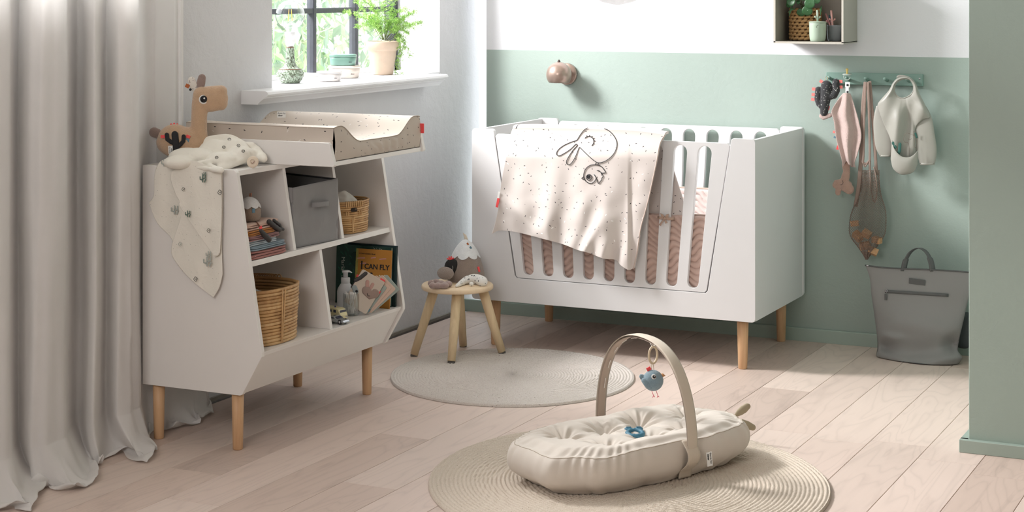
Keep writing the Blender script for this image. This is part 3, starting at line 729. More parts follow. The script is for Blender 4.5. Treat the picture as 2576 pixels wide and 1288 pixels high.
for (px, py, w, h, m, nm) in ((1254, 492, 5, 18, M_tag, 'white_tag'), (1252, 510, 6, 22, M_coral, 'coral_tag')):
    p0 = duvp(px, py, .002); G().box((0, 0, 0), (w*.0017, .002, h*.0017), Matrix.Translation(p0) @ mrot(0, .22, 0)).build(nm, m, duv, smooth=False, label='white sewn-in tag' if m is M_tag else 'coral sewn-in tag')

# ---- baby nest
NA = Vector((.42, .907, 0)).normalized(); NP = Vector((NA.y, -NA.x, 0)); NC = Vector((-1.970, 4.912, 0))
M_nest = cloth_mat('oatmeal_cotton', (216, 207, 197), weave=900, wst=.12, rough=.8, sheen=.2)
nest = thing('baby_nest', (NC.x, NC.y, .01), 'oatmeal padded baby nest lying on the beige round rug', 'baby nest')
tufts = [(-.20, -.075), (-.035, -.08), (.115, -.085), (-.15, .06), (.02, .06), (.17, .055), (.27, -.03)]
LA, LB = .400, .205
def ntop(x, y, r):
    z = .122+.018*sst(.35, .70, r)-.014*sst(.85, 1, r)
    for (tx, ty) in tufts:
        dx, dy = x-tx, y-ty; d = math.hypot(dx, dy); a = math.atan2(dy, dx)
        z -= .038*math.exp(-(d/.042)**1.4)
        z += .0042*math.cos(a*9+tx*30)*math.exp(-((d-.040)/.030)**2)+.0022*math.cos(a*17+ty*20)*math.exp(-((d-.045)/.025)**2)
    z += .008*n3(x*8, y*8, 2)
    return z
def nest_fn(u, v):
    a = u*2*PI; ca, sa = math.cos(a), math.sin(a); e = .66
    ox = math.copysign(abs(ca)**e, ca); oy = math.copysign(abs(sa)**e, sa)
    puff = 1+.016*math.sin(a*9+1)*abs(ca)**.5+.040*n3(ca*1.8, sa*1.8, 1)
    pinch = 1-.05*math.exp(-((ox-.12)/.10)**2)*abs(sa)**4
    if v < .6:
        r = (v/.6)**.8; x, y = ox*LA*r*.93*puff, oy*LB*r*.90*puff*lerp(1, pinch, r)
        z = ntop(x, y, r); k = sst(.75, 1, r)
        z += k*.003*math.sin(a*41+5*math.sin(a*3)+4*n3(ca*3, sa*3))*(.4+1.2*abs(n3(ca*4, sa*4, 7)))
    else:
        t = (v-.6)/.4; b = math.sin(min(1, t/.8)*PI)
        s = 1-.10*sst(.55, 1, t); x, y = ox*(LA*.93+.030*b)*puff*s, oy*(LB*.90+.022*b)*puff*s*pinch
        xr, yr = ox*LA*.93*puff, oy*LB*.90*puff*pinch
        z0 = ntop(xr, yr, 1); z = lerp(z0, .012, sst(0, 1, t)**.9)
        wr = .0045*math.sin(a*41+5*math.sin(a*3)+4*n3(ca*3, sa*3))*(.3+1.4*abs(n3(ca*4, sa*4, 7)))*math.exp(-((t-.15)/.25)**2)+.010*(abs(math.sin(a*9+2*n3(ca*2, sa*2, 3)))-.5)*sst(.45, .95, t)
        x += ca*wr; y += sa*wr
    return NC+NA*x+NP*y+UP*z
g = G(); g.grid(nest_fn, 360, 120, cu=True); g.f = [f for f in g.f]
g.build('cushion', M_nest, nest)
g = G(); g.tube([Vector(nest_fn(k/200, .625))+(NA*math.cos(k/200*2*PI)+NP*math.sin(k/200*2*PI))*.0008 for k in range(200)], .0010, 5, closed=True); g.build('seam', mat('oatmeal_seam', (188, 176, 160), .9), nest)
# arch
M_arch = cloth_mat('oatmeal_twill', (206, 194, 178), weave=600, wst=.2, rough=.85)
M_archin = cloth_mat('taupe_lining', (178, 160, 146), weave=600, wst=.2, rough=.85)
AF, AB = Vector((-1.757, 4.865, .055)), Vector((-2.165, 5.140, .06)); AM = (AF+AB)/2; AH = (AF-AB)/2; AH.z = 0
def archp(t, k=1.0):
    a = t*PI; c, s = math.cos(a), math.sin(a)
    return Vector((AM.x, AM.y, 0))+AH*math.copysign(abs(c)**.86, c)*k+UP*(.06+.330*abs(s)**.80*k)
ar = [archp(i/60) for i in range(61)]; ar2 = [archp(i/60, .982) for i in range(61)]
G().tube([AF-UP*.0+Vector((0, 0, 0))]+ar[1:-1]+[AB], .0022, 8, flat=9.5, up=NA).build('arch', M_arch, nest)
G().tube(ar2[1:-1], .0012, 6, flat=16.0, up=NA).build('arch_lining', M_archin, nest, label='taupe lining of the arch')
g = G()
mat('white_cord', (236, 232, 226), .7)
for t in (.55, .62, .70, .78, .86): G().tube([archp(t+k*.012, .965)+NA*.002 for k in range(4)], .0012, 6).build('cord_loop', MATS['white_cord'], nest)
pass
# band round the cushion below the front foot and tag
ft = atz(1750, 1150, .085)
g = G()
def bandf(u, v):
    c = NC+NA*(.045+(u-.5)*.048); t = v
    uu = (math.asin(1.0))/(2*PI); best = None
    y = LB*.90+.026*math.sin(min(1, t/.8)*PI)-.012*sst(.55, 1, t); z = lerp(.128, .014, t)
    return c+NP*(y*1.045)+UP*z
g.grid(bandf, 6, 20); g.build('fixing_band', M_arch, nest, solid=.003)
TG = NC+NA*.100+NP*.228+UP*.068
FT = frame(TG, NA, z=(NP+UP*.12))
n_tag = G().box((0, 0, 0), (.022, .040, .0012), FT).build('woven_tag', M_tag, nest, smooth=False, label='white woven tag with black lettering')
g = text_geo('done by', .0098, FT @ Matrix.Rotation(-PI/2, 4, 'Z') @ Matrix.Translation((-.018, .002, .001)), extrude=.0002); text_geo('deer', .0098, FT @ Matrix.Rotation(-PI/2, 4, 'Z') @ Matrix.Translation((-.016, -.008, .001)), g, extrude=.0002, bold=.0003)
g.build('tag_lettering', M_ink, n_tag, smooth=False)
# ears at the far end
M_ear = cloth_mat('olive_linen_ear', (172, 160, 136), weave=500, wst=.3)
for (a, b, w) in (((1850, 1046), (1880, 1022), .013), ((1850, 1056), (1893, 1075), .013)):
    p, q = atD(a[0], a[1], 5.62), atD(b[0], b[1], 5.60)
    g = G(); g.worm([p, lerp(p, q, .35), lerp(p, q, .7), q], [.005, w*.85, w, w*.8], 14, flat=.55, up=-FW); g.build('ear', M_ear, nest)
# hanging ring + bird
rc = atD(1643, 893, 5.19); rg = thing('teething_ring', tuple(rc), 'beige ring hanging from the top of the nest arch', 'ring')
M_ring = mat('beige_silicone', (206, 188, 160), .45)
G().tube([rc+(RT*.7+FW*.5)*(.0205*math.cos(k*PI/20)*.9)+UP*(.0245*math.sin(k*PI/20)) for k in range(40)], .0034, 10, closed=True).build('ring_body', M_ring, rg)
G().tube([rc+UP*.0245+RT*.006+UP*.006, rc+UP*.019, rc+UP*.0245-RT*.008+UP*.010], .0012, 6).build('cord', MATS['white_cord'], rg)
bc = atD(1643, 957, 5.19); bd_ = thing('bird_toy', tuple(bc), 'blue plush bird toy hanging from the beige ring over the nest', 'toy')
M_bird = plush('blue_plush', (136, 160, 172), sc=500)
def PXm(dx, dy, D=5.19, dz=0): return bc+RT*(dx*D/FP)-UP*(dy*D/FP)+FW*dz
o = G().blob(PXm(0, 0), (.0305, .026, .031), frame((0, 0, 0), RT, z=UP), 28, 18).worm([PXm(-10, -2), PXm(-22, -2), PXm(-29, -10)], [.014, .0115, .008], 12, flat=.6, up=FW).build('body', M_bird, bd_)
remesh(o, .0022, 4)
G().worm([PXm(-24, -2, dz=-.014), PXm(-16, 6, dz=-.020), PXm(-8, 14, dz=-.020)], [.008, .010, .005], 10, flat=.5, up=FW).build('wing', M_bird, bd_)
def disc(c, r, m, nm, par, nrm=-FW, th=.0015, label=None, sx=1):
    return G().lathe([(r, 0), (r*.96, th), (0, th*1.2)], n=24, M=frame(c, Vector(nrm).orthogonal(), z=nrm)).build(nm, m, par, label=label)
M_eyew = mat('eye_white', (236, 234, 230), .6); M_eyeb = mat('eye_black', (26, 26, 30), .25)
disc(PXm(0, -14, dz=-.0245), .0072, M_eyew, 'eye_rim', bd_); disc(PXm(1, -14, dz=-.0258), .0050, M_eyeb, 'eye', bd_); disc(PXm(2, -16, dz=-.0273), .0012, M_eyew, 'eye_glint', bd_)
G().worm([PXm(24, -13), PXm(30, -12)], [.006, .0012], 8).build('beak', mat('tan_felt', (198, 150, 106), .9), bd_)
G().box((0, 0, 0), (.013, .003, .010), Matrix.Translation(PXm(-11, -29)) @ mrot(0, -.5, YAW)).build('ribbon_tab', M_coral, bd_, smooth=False)
g = G(); M_pink = mat('pink_cord', (232, 84, 110), .7)
for dx in (0, 11): g.tube([PXm(dx-4, 25), PXm(dx+1, 38), PXm(dx-1, 43)], .0009, 6); g.tube([PXm(dx+1, 38), PXm(dx+4, 42)], .0009, 6)
g.build('legs', M_pink, bd_)
G().tube([PXm(-4, -27), PXm(-4, -40), PXm(0, -42), PXm(2, -27)], .0009, 6).build('hanging_loop', M_ring, bd_)
# blue silicone teether lying on the nest
M_teal = mat('petrol_silicone', (62, 118, 142), .5)
def on_nest(px, py):
    best = None
    for i in range(0, 360, 3):
        for j in range(0, 60, 1):
            p = nest_fn(i/360, j/60*.6); D = -SS*p.x+CC*p.y; a = 1288+FP*(CC*p.x+SS*p.y)/D; b = -35+FP*(CH-p.z)/D; d = (a-px)**2+(b-py)**2
            if best is None or d < best[0]: best = (d, p)
    return best[1]
tc = on_nest(1600, 1097)+UP*.0075; tt = thing('silicone_teether', tuple(tc), 'petrol blue silicone ring teether with two ears on the nest cushion', 'teether')
def tp_(x, y, z=0): return tc+RT*x+FW*y+UP*(z+y*.10)
g = G(); g.tube([tp_(.023*math.cos(k*PI/24), .0245*math.sin(k*PI/24)) for k in range(48)], .0072, 12, closed=True); g.build('ring', M_teal, tt)
for s, ph in ((-1, 2.1), (1, 1.15)):
    c = tp_(.034*math.cos(ph), .040*math.sin(ph), .001); g = G(); g.pill((0, 0, 0), (.024, .022, .010), .7, Matrix.Translation(c), nu=24, nv=12)
    g.build('ear', M_teal, tt); g = G()
    for k in (-1, 0, 1): g.box((0, k*.005, .0045), (.014, .0016, .003), Matrix.Translation(c) @ mrot(0, 0, YAW))
    g.build('ridges', M_teal, tt, smooth=False)
g = G()
for k in range(9):
    a = -2.3+k*.55; g.blob(tp_(.023*math.cos(a), .0245*math.sin(a), .0068), (.0032, .0022, .0014), nu=8, nv=6)
g.build('nubs', M_teal, tt)
# ================================================================== PLUSH AND CLOTH ON THE DRESSER
def plane_pts(pts, D): return [atD(x, y, D) for x, y in pts]
def flatpoly(g, pts, D, th, smooth=True, n=60):
    """thin rounded plate standing parallel to the picture, outline from pixel measures, real thickness"""
    L = cpath([(x, y, 0) for x, y in pts], n) if smooth else [Vector((x, y, 0)) for x, y in pts]
    M = frame(atD(L[0].x, L[0].y, D), RT, z=-FW); Mi = M.inverted(); P = [(Mi @ atD(p.x, p.y, D)) for p in L]
    return g.prism([(p.x, p.y) for p in P], M, th)
LD = 5.74
Lp = lambda px, py, dz=0: atD(px, py, LD)+FW*dz
k_ = LD/FP
M_lla = plush('camel_fleece', (200, 168, 138), sc=330); M_rose = plush('taupe_rose_velour', (160, 138, 130), sc=600)
M_blk = mat('black_starred_felt', (44, 44, 46), .9, bump=(500, .5, .001), var=.3, vs=300)
ll = thing('llama_toy', tuple(Lp(457, 398)), 'camel brown plush llama with a black cactus patch sitting on the dresser', 'plush toy')
g = G()
g.blob(Lp(455, 358), (62*k_, .046, 40*k_), frame((0, 0, 0), RT, z=UP), 32, 20)
g.blob(Lp(440, 352), (44*k_, .042, 40*k_), frame((0, 0, 0), RT, z=UP), 28, 18); g.blob(Lp(484, 366), (36*k_, .040, 34*k_), frame((0, 0, 0), RT, z=UP), 28, 18)
g.worm([Lp(498, 355), Lp(500, 325), Lp(501, 295), Lp(503, 265), Lp(508, 240)], [26*k_, 21*k_, 20*k_, 21*k_, 23*k_], 20, flat=.85, up=FW)
g.worm([Lp(515, 246), Lp(533, 248), Lp(547, 248)], [28*k_, 29*k_, 27*k_], 20, flat=.75, up=FW)
g.worm([Lp(520, 234), Lp(556, 230)], [17*k_, 16*k_], 16, flat=1, up=FW); g.worm([Lp(530, 263), Lp(556, 260)], [19*k_, 17*k_], 16, flat=1, up=FW); g.worm([Lp(556, 235), Lp(556, 262)], [16*k_, 16*k_], 16, up=FW)
remesh(g.build('body', M_lla, ll), .0035, 3, .4)
g = G(); g.worm([Lp(504, 226), Lp(505, 210), Lp(508, 196)], [8*k_, 11.5*k_, 10*k_], 14, flat=.4, up=FW); g.build('ear', M_rose, ll, label='taupe rose ear')
M_spot = cloth_mat('spotted_ear_cotton', (222, 216, 208), [(190, .22, .2, .6, (40, 40, 46)), (120, .12, .12, .3, (60, 56, 60))], kind='Object')
g = G(); g.worm([Lp(494, 233), Lp(487, 217), Lp(482, 203)], [5*k_, 11*k_, 10*k_], 14, flat=.35, up=FW); g.build('ear', M_spot, ll, label='white ear with black spots')
G().box((0, 0, 0), (.013, .003, .012), Matrix.Translation(Lp(472, 216, -.004)) @ mrot(0, .5, YAW)).build('ear_tab', mat('rust_ribbon', (176, 98, 50), .7), ll, smooth=False, label='rust ribbon tab on the ear')
disc(Lp(480, 225, -.008), .0042, M_blk, 'ear_button', ll)
g = G(); g.worm([Lp(403, 344), Lp(395, 336), Lp(388, 333)], [7*k_, 13*k_, 13*k_], 14, flat=.5, up=FW); g.build('tail', M_rose, ll)
disc(Lp(515, 249, -.0245), 11.5*k_, M_eyew, 'eye_rim', ll); disc(Lp(516, 248, -.027), 9*k_, M_eyeb, 'eye', ll); disc(Lp(518, 246, -.0292), 2.2*k_, M_eyew, 'eye_glint', ll)
dz = -.044
def applq(pts, r, m, nm, d=dz):
    g = G()
    for P, rr in pts: g.worm([Lp(x, y, d) for x, y in P], rr*k_, 12, flat=.45, up=FW)
    return g.build(nm, m, ll)
applq([([(447, 335), (449, 355), (452, 382)], 8.5), ([(427, 336), (428, 347), (438, 354), (446, 357)], 5.5), ([(469, 340), (468, 352), (460, 361), (455, 364)], 5.2)], 0, M_blk, 'cactus_patch', -.049)
for (x, y, w, h, a) in ((416, 341, 11, 7, 0), (479, 341, 10, 7, .4)): G().box((0, 0, 0), (w*k_, .004, h*k_), Matrix.Translation(Lp(x, y, -.040)) @ mrot(0, a, YAW)).build('ribbon_tab', M_coral, ll, smooth=False)
G().box((0, 0, 0), (9*k_, .004, 9*k_), Matrix.Translation(Lp(477, 350, -.040)) @ mrot(0, .1, YAW)).build('blue_tab', mat('blue_ribbon', (96, 130, 148), .7), ll, smooth=False)
g = G()
for s in range(5):
    a = PI*(s+.5)/5; g.worm([Lp(438, 322, 0), Lp(438-13*math.cos(a), 322-11*math.sin(a), 0)], [4*k_, 2.6*k_], 8, flat=.5, up=FW)
g.build('felt_flower', M_coral, ll)
FL = frame(Lp(437, 373, -.053), RT*1+UP*.05, z=-FW)
l_tag = G().box((0, 0, 0), (11*k_, 20*k_, .001), FL).build('woven_tag', M_tag, ll, smooth=False)
g = text_geo('done by', 5.2*k_, FL @ Matrix.Rotation(PI/2, 4, 'Z') @ Matrix.Translation((-9*k_, .5*k_, .001)), extrude=.0001); text_geo('deer', 5.6*k_, FL @ Matrix.Rotation(PI/2, 4, 'Z') @ Matrix.Translation((-7*k_, -4.5*k_, .001)), g, extrude=.0001, bold=.0002); g.build('tag_lettering', M_ink, l_tag, smooth=False)

# ---- printed muslin cloth
M_mus = cloth_mat('cream_muslin', (240, 236, 226), [(60, .05, .03, .25, (120, 116, 108))], weave=420, wst=.35, rough=.95, sheen=.1, wrinkle=.45)
mus = thing('muslin_cloth', (-3.35, 4.57, .6), 'cream muslin cloth with small cactus prints draped over the left end of the dresser', 'cloth')
YD = 4.590
def sheet(T, B, L, R, off, seed, amp=.006, nu=50, nv=60, top_wrap=None):
    g = G()
    def fn(u, v):
        q = coons(T, B, L, R, u, v); y = YD-off-amp*(.5+.5*math.sin(q.x*.09+q.y*.018+seed))*(.4+.6*v)-.004*n3(q.x*.03, q.y*.015, seed)
        return aty(q.x, q.y, min(y, YD-.0025))
    g.grid(fn, nu, nv, uvf=lambda u, v: (fn(u, v).x, fn(u, v).z)); return g
gA = sheet([(436, 392), (470, 400), (520, 420), (559, 428)], [(375, 510), (395, 560), (430, 598), (437, 624)], [(436, 392), (402, 408), (389, 440), (387, 490), (375, 510)], [(559, 428), (530, 500), (480, 570), (437, 624)], .004, 1, nu=50)
gB = sheet([(470, 460), (510, 440), (559, 430)], [(537, 748), (552, 722), (560, 690)], [(470, 460), (455, 545), (431, 627), (450, 670), (490, 712), (537, 748)], [(559, 430), (561, 520), (558, 610), (560, 690)], .010, 2, nu=50)
gC = sheet([(432, 432), (480, 405), (520, 415), (557, 427)], [(541, 646), (548, 643), (553, 636)], [(432, 432), (429, 450), (440, 485), (452, 508), (453, 520), (490, 575), (541, 646)], [(557, 427), (558, 500), (557, 570), (553, 636)], .019, 3, nu=50)
for q in (gB, gC):
    k0 = len(gA.v); f0 = len(gA.f); gA.v += q.v; gA.f += [tuple(i+k0 for i in f) for f in q.f]; gA.uv.update({a+f0: b for a, b in q.uv.items()})
gA.build('hanging_drape', M_mus, mus, solid=.0012)
# bunched heap on the top
def hp(px, py, z): return atz(px, py, z)
g = G()
def fold(pts, r, flat=.95):
    P = path([hp(a, b, z) for a, b, z in pts], 26); g.worm(P, [max(.003, r*(.85+.3*n3(i*.3, r*90, pts[0][0]))) for i in range(26)], 14, flat=flat, up=UP)
for (mx, my, mr, mh) in ((470, 405, .050, .030), (520, 400, .055, .026), (565, 385, .050, .030), (600, 388, .040, .024), (500, 372, .05, .03)): g.blob(hp(mx, my, .876), (mr, mr, mh), nu=24, nv=14)
fold([(425, 408, .884), (470, 412, .886), (520, 416, .884), (556, 428, .880)], .012)



def hD(px, py, D): return atD(px, py, D)
def foldD(pts, r, flat=.95):
    P = path([hD(a, b, D) for a, b, D in pts], 30); g.worm(P, [max(.004, r*(.9+.3*n3(i*.3, r*90, pts[0][0]))) for i in range(30)], 14, flat=flat, up=UP)
g.blob(hp(440, 408, .878), (.045, .04, .016), nu=24, nv=14)
for (bx_, by_, bD, br, bh) in ((628, 388, 5.69, .022, .020), (540, 385, 5.70, .055, .045), (580, 380, 5.71, .048, .042), (500, 395, 5.64, .055, .030), (560, 402, 5.62, .05, .026), (602, 392, 5.66, .038, .030), (450, 408, 5.58, .05, .022), (470, 395, 5.66, .06, .03)): g.blob(hD(bx_, by_, bD), (br, br, bh), nu=24, nv=14)
foldD([(516, 356, 5.73), (545, 347, 5.74), (575, 346, 5.74), (600, 356, 5.73), (618, 376, 5.69), (612, 400, 5.64), (580, 416, 5.59), (552, 424, 5.57)], .014)
foldD([(518, 372, 5.70), (550, 362, 5.71), (580, 366, 5.71), (596, 380, 5.68), (590, 396, 5.64)], .014)
foldD([(430, 402, 5.60), (480, 402, 5.60), (530, 392, 5.64), (560, 376, 5.67)], .013)
foldD([(500, 412, 5.56), (545, 404, 5.59), (590, 400, 5.62), (620, 396, 5.65)], .012)
foldD([(605, 368, 5.73), (630, 366, 5.73), (650, 380, 5.72), (664, 400, 5.68)], .015)
foldD([(640, 385, 5.71), (655, 398, 5.69)], .015); foldD([(590, 385, 5.69), (640, 386, 5.70)], .013)
HV = [v.copy() for v in g.v]

fold([(410, 412, .880), (440, 404, .886), (450, 420, .880)], .010)
fold([(480, 420, .880), (520, 424, .880), (552, 430, .878)], .010)
remesh(g.build('bunched_heap', M_mus, mus), .0040, 9, .7)
# cactus and llama prints on the drape
M_pr = mat('sage_print', (104, 124, 114), .9); M_pr2 = mat('faded_print', (176, 182, 176), .9); M_pr3 = mat('dark_print', (84, 84, 80), .9)
def cactus_print(px, py, s, off, m, name='cactus_print'):
    g = G(); q = lambda x, y: aty(px+x*s, py+y*s, YD-off)
    for P in ([(0, 9), (0, -9)], [(0, 4), (-7, 2), (-7, -4)], [(0, 1), (7, -2), (7, -8)], [(5, 9), (8, 2)]): g.worm([q(*a) for a in P], 1.9*s*.00125, 6, k=2)
    for p in g.v: p.y = YD-off+(p.y-(YD-off))*.25
    g.build(name, m, mus)
for a in ((510, 449, .95, .031, M_pr), (513, 438, .6, .031, M_pr), (472, 538, .8, .0305, M_pr), (439, 528, 1.1, .0145, M_pr2), (521, 658, 1.2, .0235, M_pr2), (524, 640, .8, .0235, M_pr2), (412, 410, .8, .0145, M_pr2)): cactus_print(*a)
def on_heap(px, py):
    b = None
    for v in HV:
        D = -SS*v.x+CC*v.y; d = math.hypot(1288+FP*(CC*v.x+SS*v.y)/D-px, -35+FP*(CH-v.z)/D-py)
        if d < 5 and (b is None or D < b[0]): b = (D, v)
    return atD(px, py, b[0]-.0005) if b else None
for (px, py) in ((577, 350), (563, 370), (600, 366), (545, 396), (612, 380)):
    c = on_heap(px, py)
    if c is None: continue
    G().tube([c+RT*(.005*math.cos(a*PI/5))+UP*(.004*math.sin(a*PI/5)) for a in range(10)], .0009, 5, closed=True).tube([c-RT*.003, c+RT*.003+UP*.001], .0009, 5).build('animal_print', M_pr3, mus)
def blot(px, py, s, off, m):
    g = G(); c = aty(px, py, YD-off)
    g.tube([c+Vector((.0052*s*math.cos(a*PI/7)*(1+.25*math.sin(a*1.9)), 0, .0058*s*math.sin(a*PI/7))) for a in range(14)], .0007*s, 5, closed=True); g.tube([c+Vector((-.002, 0, .001)), c+Vector((.002, 0, -.002)), c+Vector((.003, 0, .003))], .0007*s, 5); g.build('animal_print', m, mus)
for a in ((461, 476, 1, .031, M_pr3), (525, 580, 1.1, .031, M_pr3), (553, 484, 1.3, .031, M_pr3), (492, 702, 1.2, .0235, M_pr3), (453, 614, 1.1, .0235, M_pr2), (477, 452, .01, .031, M_pr3)): blot(*a)
# pacifier-like button and rolled corner
pc = atz(636, 414, .886); pa = thing('wooden_pacifier', tuple(pc), 'round cream pacifier lying against the muslin cloth on the dresser', 'pacifier')
FPc = frame(pc+UP*.008, RT, z=(-FW+UP*.25)); M_paci = mat('cream_pacifier', (224, 208, 188), .5)
G().lathe([(.0165, 0), (.0185, .001), (.0188, .003), (.0175, .0055), (.012, .0065), (0, .0065)], n=36, M=FPc).build('shield', M_paci, pa)
G().lathe([(.0090, .006), (.0092, .008), (.008, .0085), (.0078, .007), (0, .0068)], n=30, M=FPc).build('button', M_paci, pa)
G().tube([(FPc @ Vector((.005*math.cos(a*.35+3.6), .005*math.sin(a*.35+3.6), .0075))) for a in range(10)], .0008, 6).build('button_mark', mat('brown_mark', (130, 80, 66), .7), pa)
G().worm([FPc @ Vector((0, 0, -.002)), FPc @ Vector((0, -.002, -.018)), FPc @ Vector((0, -.003, -.026))], [.005, .006, .0075], 12).build('teat', mat('amber_latex', (206, 168, 96), .4), pa)

# ================================================================== UPPER LEFT COMPARTMENT
SZ = .5925
def fold_stack(nm, px0, px1, z0, z1, col, label, marks=(), seed=0, x0=-3.38, x1=-3.122, yl=4.612, dyr=0, curl=False):
    yr = min(4.860, atx(px1, 600, x1+.0)[1])
    m = cloth_mat('folded_%s' % label.split()[0]+str(seed), col, marks, weave=700, wst=.3, kind='Object')
    g = G(); h = (z1-z0); n = 3
    for k in range(n):
        zz = z0+h*(k+.5)/n
        g.pill(((x0+x1)/2, (yl+yr)/2+.003*n3(k, seed), zz), (x1-x0-.004*k+.004*n3(seed, k), yr-yl, h/n*1.25), .22, amp=.005, seed=seed+k*3.1, nu=60, nv=10)
    for p in g.v: p.z = max(p.z, z0+.0005) if z0 < SZ+.002 else p.z
    return g.build('folded_cloth', m, label=label, cat='folded cloth', group='folded baby cloths in the upper left compartment')
star = [(120, .10, .035, .35, (228, 208, 200))]
fold_stack('a', 0, 730, SZ, .617, (164, 112, 106), 'dusty red folded cloth with white specks at the bottom of the pile', star, 1)
fold_stack('b', 0, 728, .619, .634, (138, 156, 168), 'grey blue folded cloth second from the bottom of the pile', (), 2, x1=-3.124)
fold_stack('c', 0, 705, .634, .651, (196, 208, 216), 'pale blue printed folded cloth above the grey blue one', [(70, .12, .05, .5, (120, 140, 156))], 3, x1=-3.132)
fold_stack('d', 0, 712, .652, .665, (146, 106, 104), 'plum folded cloth in the middle of the pile under the mustard one', (), 4)
fold_stack('e', 0, 700, .665, .681, (188, 126, 62), 'mustard folded cloth below the blush one', (), 5, x1=-3.134)
fold_stack('f', 0, 712, .682, .700, (214, 182, 166), 'blush pink folded cloth on top of the pile', (), 6, x1=-3.140)
# pear shaped plush
M_tau = plush('taupe_plush', (150, 130, 114), sc=500); M_wpl = plush('white_plush', (224, 222, 222), sc=500)
pc2 = Vector((-3.195, 4.712, .701)); pl = thing('mountain_rattle', tuple(pc2), 'small taupe plush rattle with a white cap on top of the folded cloths', 'plush toy')
G().lathe([(.020, 0), (.032, .004), (.037, .018), (.036, .036), (.031, .052), (.022, .066), (.010, .074), (0, .0755)], pc2, 30).build('body', M_tau, pl)
g = G()
def cap(u, v):
    a = u*2*PI; low = .050-.007*abs(math.sin(a*4)); z = lerp(.0785, low, v); r = .0012+.032*math.sqrt(max(0, 1-((z-.036)/.0425)**2)) if z > .036 else .036
    r = [(.078, .003), (.074, .014), (.066, .0250), (.052, .0335), (.040, .0375)]; 
    for (za, ra), (zb_, rb) in zip(r, r[1:]):
        if zb_ <= z <= za: rr = lerp(rb, ra, (z-zb_)/(za-zb_)); break
    else: rr = .002 if z > .078 else .0375
    return pc2+Vector((rr*math.cos(a), rr*math.sin(a), z))
g.grid(cap, 64, 12, cu=True); g.build('white_cap', M_wpl, pl, solid=.002)
G().tube([pc2+Vector((0, 0, .074)), pc2+Vector((.002, -.001, .088)), pc2+RT*.006+UP*.090, pc2+RT*.004+UP*.076], .003, 8, flat=.4).build('loop', mat('brown_ribbon', (140, 92, 70), .7), pl)
G().box((0, 0, 0), (.009, .003, .013), Matrix.Translation(pc2+Vector((.030, -.022, .038))) @ mrot(0, 0, .9)).build('blue_tab', MATS['blue_ribbon'], pl, smooth=False)
M_cac = mat('charcoal_leatherette', (52, 50, 50), .5, bump=(300, .3, .001), var=.2, vs=200)
cq = lambda px, py, x=-3.135: atx(px, py, x)
ct = thing('cactus_rattle', tuple(cq(690, 575)), 'small black cactus toy lying on the folded cloths', 'toy')
g = G(); g.worm([cq(677, 558), cq(697, 575), cq(702, 578)], .0085, 12); g.worm([cq(689, 554), cq(704, 566)], .0050, 10); g.worm([cq(700, 573), cq(712, 577)], .0052, 10)
g.worm([cq(704, 566), cq(706, 573)], .0048, 10); g.build('body', M_cac, ct)
dpt = thing('drop_pendant', tuple(cq(665, 585)), 'black drop-shaped toy hanging on a brown strap over the folded cloths', 'toy')
X2 = -3.118
G().worm([cq(656, 580, X2), cq(664, 590, X2), cq(676, 602, X2)], [.006, .0088, .0095], 14).build('drop', M_cac, dpt)
G().box((0, 0, 0), (.004, .010, .009), Matrix.Translation(cq(656, 573, X2)) @ mrot(.5, 0, 0)).build('coral_tab', M_coral, dpt, smooth=False)
G().tube([cq(640, 560, -3.190), cq(647, 562, -3.15), cq(655, 572, X2)], .005, 8, flat=.3, up=(1, 0, 0)).build('strap', mat('brown_strap', (134, 96, 76), .7), dpt)

# ================================================================== GREY FABRIC BOX
M_grey = cloth_mat('grey_canvas', (140, 139, 140), weave=500, wst=.35, rough=.85, wrinkle=.25)
bx = thing('fabric_storage_box', (-3.25, 5.02, SZ), 'grey fabric storage box with a strap handle in the upper middle compartment', 'storage box')
by0, by1 = 4.886, 5.155; bx0, bx1 = -3.48, -3.135
def bside(a, b, ztop0, ztop1, seed):
    def f(u, v):
        p = a.lerp(b, u); z = lerp(SZ+.001, lerp(ztop0, ztop1, u), v)
        n = (b-a).cross(UP).normalized(); d = .014*n3(u*2.6+seed, v*2.6)*math.sin(PI*v)+.006*math.sin(u*9+v*6+seed)*(v*(1-v))*2*u+.004*n3(u*9, v*5, seed)*math.sin(PI*v)
        return Vector((p.x, p.y, z))+n*d
    return f
A, B_, C_, D_ = Vector((bx1-.012, by0+.002, 0)), Vector((bx1+.008, by1-.02, 0)), Vector((bx0, by1-.01, 0)), Vector((bx0, by0, 0))
g = G(); zt1, zt2 = .800, .802
for (p, q, z0_, z1_, s) in ((A, B_, .792, .800, 1), (B_, C_, .800, .815, 2), (C_, D_, .815, .812, 3), (D_, A, .812, .792, 4)): g.grid(bside(p, q, z0_, z1_, s), 26, 26)
g.box(((bx0+bx1)/2, (by0+by1)/2, SZ+.004), (bx1-bx0-.02, by1-by0-.03, .004)); g.build('fabric_walls', M_grey, bx, solid=.004)
M_dkc = mat('dark_box_lining', (52, 54, 58), .9)
g = G()
for (p, q, z0_, z1_) in ((A, B_, .792, .800), (B_, C_, .800, .815), (C_, D_, .815, .812), (D_, A, .812, .792)):
    c = (A+B_+C_+D_)/4; g.tube([Vector((lerp(p.x, c.x, .012), lerp(p.y, c.y, .012), z0_-.003)), Vector((lerp(q.x, c.x, .012), lerp(q.y, c.y, .012), z1_-.003))], .003, 6)
g.build('rim_binding', mat('charcoal_binding', (60, 62, 66), .8), bx)
hc = [atx(px, py, bx1+.010) for px, py in ((784, 505), (790, 518), (806, 516), (822, 516), (828, 505))]
g = G(); h0, h1 = atx(785, 516, bx1+.006), atx(827, 512, bx1+.008)
